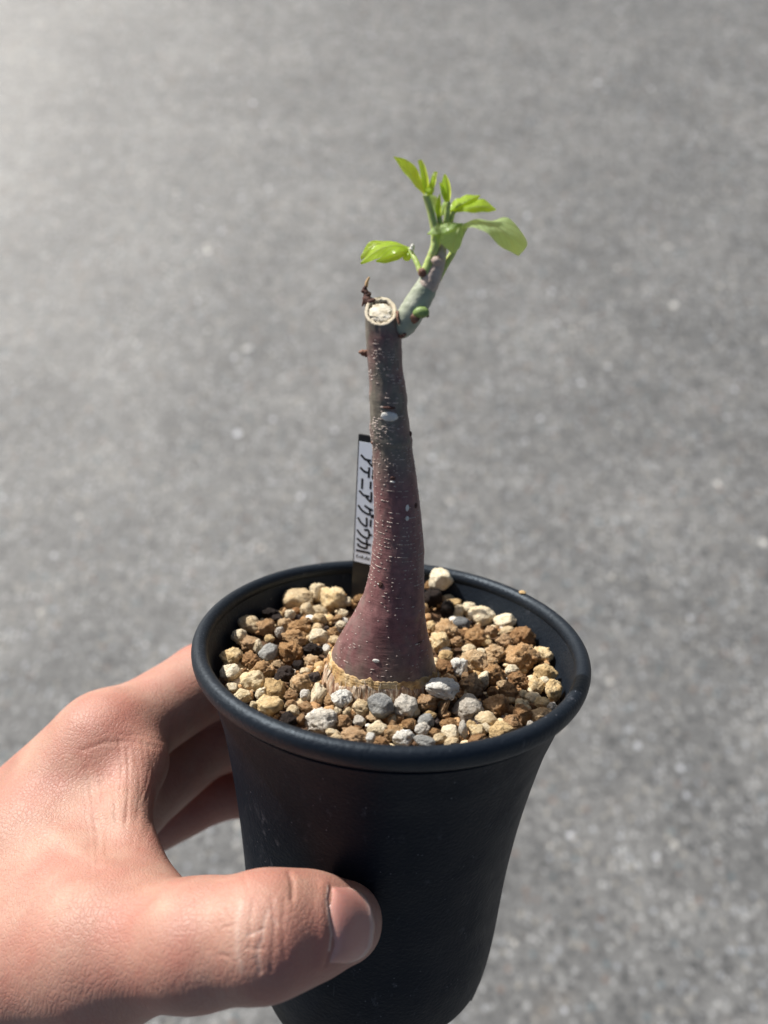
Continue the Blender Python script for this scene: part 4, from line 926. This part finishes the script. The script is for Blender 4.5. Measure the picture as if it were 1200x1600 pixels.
def build_hand():
    h = 0.07
    lo = np.array([-11.5, -5.9, -10.2]); hi = np.array([1.2, 6.0, 0.4]); nn = ((hi - lo) / h).astype(int)
    xs, ys, zs = (lo[i] + np.arange(nn[i]) * h for i in range(3))
    D = np.empty(nn, np.float32); bs = 14
    for i0 in range(0, nn[0], bs):
        for j0 in range(0, nn[1], bs):
            for k0 in range(0, nn[2], bs):
                bx, by, bz = xs[i0:i0 + bs], ys[j0:j0 + bs], zs[k0:k0 + bs]
                dc = float(hand_sdf(np.array([[bx.mean(), by.mean(), bz.mean()]]))[0])
                if abs(dc) > bs * h * 0.87 + 0.25: D[i0:i0 + bs, j0:j0 + bs, k0:k0 + bs] = dc; continue
                X, Y, Z = np.meshgrid(bx, by, bz, indexing='ij')
                D[i0:i0 + bs, j0:j0 + bs, k0:k0 + bs] = hand_sdf(np.stack([X, Y, Z], -1).astype(np.float32))
    D[0] = np.maximum(D[0], 0.01); D[:, :, 0] = np.maximum(D[:, :, 0], 0.01); D[:, 0] = np.maximum(D[:, 0], .01); D[-1] = np.maximum(D[-1], .01); D[:, -1] = np.maximum(D[:, -1], .01); D[:, :, -1] = np.maximum(D[:, :, -1], .01)
    V, Q = surface_nets(D, lo, h)
    V = smooth_v(V, Q, 6); V, Q = subdiv(V, Q); V = smooth_v(V, Q, 3)
    N = vnormals(V, Q); U = to_px(V); front = (N @ (PR3.T @ np.array([0, 0, 1.0]))) > -0.2
    front &= (V[:, 1] < 1.5)
    disp = np.zeros(len(V)); pale = np.zeros(len(V)); red = np.zeros(len(V))
    K = lambda x, y: (200 + x / 2.857, 1180 + y / 2.857)
    def crease(pts, depth, width, pl=0.0, raw=False):
        d = seg_dist(U, pts if raw else [K(*p) for p in pts]); f = np.exp(-(d / width) ** 2) * front
        disp[:] -= depth * f; pale[:] = np.maximum(pale, pl * f)
    # knuckle creases of the thumb
    for pts, dp, wd, pl in (([(505, 660), (488, 760), (490, 870), (505, 960)], -.006, 5.0, .35), ([(560, 650), (545, 740), (548, 850)], .016, 3.0, 0), ([(585, 840), (578, 900), (590, 970)], .016, 3, .4),
                            ([(530, 806), (565, 795), (605, 775)], .016, 2.2, .5), ([(530, 862), (570, 866), (615, 862)], .014, 2.2, .1), ([(625, 690), (605, 760), (600, 830)], .016, 2.6, .4), ([(640, 720), (668, 755)], .012, 2.4, .4),
                            ([(400, 890), (450, 900)], .012, 2.2, 0), ([(420, 770), (470, 765)], .010, 2.2, 0), ([(640, 640), (655, 720), (650, 840), (640, 960)], .012, 3.5, 0), ([(700, 640), (690, 760), (700, 900)], .010, 3.5, 0),
                            ([(720, 525), (735, 560), (735, 640)], .03, 4.0, 0), ([(520, 540), (535, 600)], .012, 3, 0)):
        crease(pts, dp, wd, pl)
    # nail: the fold around it stands proud, its bed is pressed in
    fold = [(905, 588), (893, 640), (905, 720), (915, 790), (905, 860), (880, 940)]
    crease([(872, 575), (862, 660), (872, 760), (875, 860), (850, 945)], -.022, 9.0)
    crease(fold, .02, 2.6, 0); crease([(893, 590), (886, 650), (897, 730), (908, 800), (897, 870)], -.012, 2.0, 1.0)
    q = random.Random(11)
    # fine folds across the web, running towards the thumb
    for i in range(34):
        x = 130 + i * 3.4 + q.uniform(-3, 3); y0 = 1165 + q.uniform(-10, 30) + (i < 16) * 40; L = q.uniform(60, 150)
        crease([(x + 14 * f + q.uniform(-2, 2) - 30 * f * f * (i / 34), y0 + L * f) for f in (0, .33, .66, 1)], q.uniform(.004, .010), q.uniform(1.6, 2.6), 0, True)
    crease([(130, 1172), (165, 1160), (205, 1158), (245, 1168)], .012, 4.5, 0, True); crease([(185, 1148), (225, 1150), (262, 1160)], .008, 3, 0, True)
    for i in range(26):
        x = 60 + q.uniform(0, 300); y = 1350 + q.uniform(0, 190); L = q.uniform(18, 60)
        crease([(x, y), (x + L * .35, y + L * .8)], q.uniform(.002, .005), q.uniform(1.5, 2.4), 0, True)
    V = V + N * disp[:, None]
    # flushed skin: fingertips, knuckles and the fingers deep in the grip
    red = np.maximum(red, np.exp(-(np.linalg.norm(U - np.array([490, 1480]), axis=1) / 70) ** 2) * 0.6 * front)
    red = np.maximum(red, 0.8 * np.clip((V[:, 1] - 2.6) / 1.0, 0, 1)); red = np.maximum(red, 0.35 * np.exp(-(np.linalg.norm(U - np.array([190, 1120]), axis=1) / 60) ** 2))
    red = np.maximum(red, 0.3 * np.clip((U[:, 1] - 1480) / 100, 0, 1))
    base = np.array(HAND['WI'][0])
    hand = mesh_obj('hand', V, Q, M['skin'], None, base, attrs={'pale': pale, 'red': red})
    tag(hand, 'bare left hand gripping the black pot, thumb in front and fingers behind', 'hand')
    # thumb nail: its own curved plate, laid on the pad of the thumb
    nu, nv = 18, 22; dirs = []; edge = []; fs = []
    for i in range(nu):
        for j in range(nv):
            f = i / (nu - 1); t = j / (nv - 1) * 2 - 1
            xl = np.interp(t, [-1, -.5, 0, .5, 1], [912, 900, 912, 918, 893]); xr = np.interp(t, [-1, -.8, -.5, 0, .5, .8, 1], [985, 1045, 1075, 1092, 1080, 1045, 990])
            u, v = K(xl + (xr - xl) * f, 760 + t * (172 - 4 * f))
            d = ray(u, v); dirs.append(d / np.linalg.norm(d)); edge.append(max(abs(t) ** 6, (1 - f) ** 7 * 1.35)); fs.append(f)
    dirs, edge, fs = np.array(dirs), np.array(edge), np.array(fs); s_ = np.full(len(dirs), 8.0)
    for _ in range(70): s_ = s_ + 0.85 * hand_sdf(CAMP + dirs * s_[:, None])
    P = CAMP + dirs * s_[:, None]
    gr = np.stack([hand_sdf(P + np.eye(3)[a] * 0.01) - hand_sdf(P - np.eye(3)[a] * 0.01) for a in range(3)], 1); gr /= np.linalg.norm(gr, axis=1, keepdims=True)
    Vn = P + gr * (0.030 - 0.055 * edge + 0.012 * fs ** 3)[:, None]
    Fn = [(i * nv + j, i * nv + j + 1, (i + 1) * nv + j + 1, (i + 1) * nv + j) for i in range(nu - 1) for j in range(nv - 1)]
    o = mesh_obj('thumbnail', Vn, Fn, M['nail'], hand, attrs={'along': fs}); so = o.modifiers.new('thickness', 'SOLIDIFY'); so.thickness = 0.0004; so.offset = 0
build_hand()
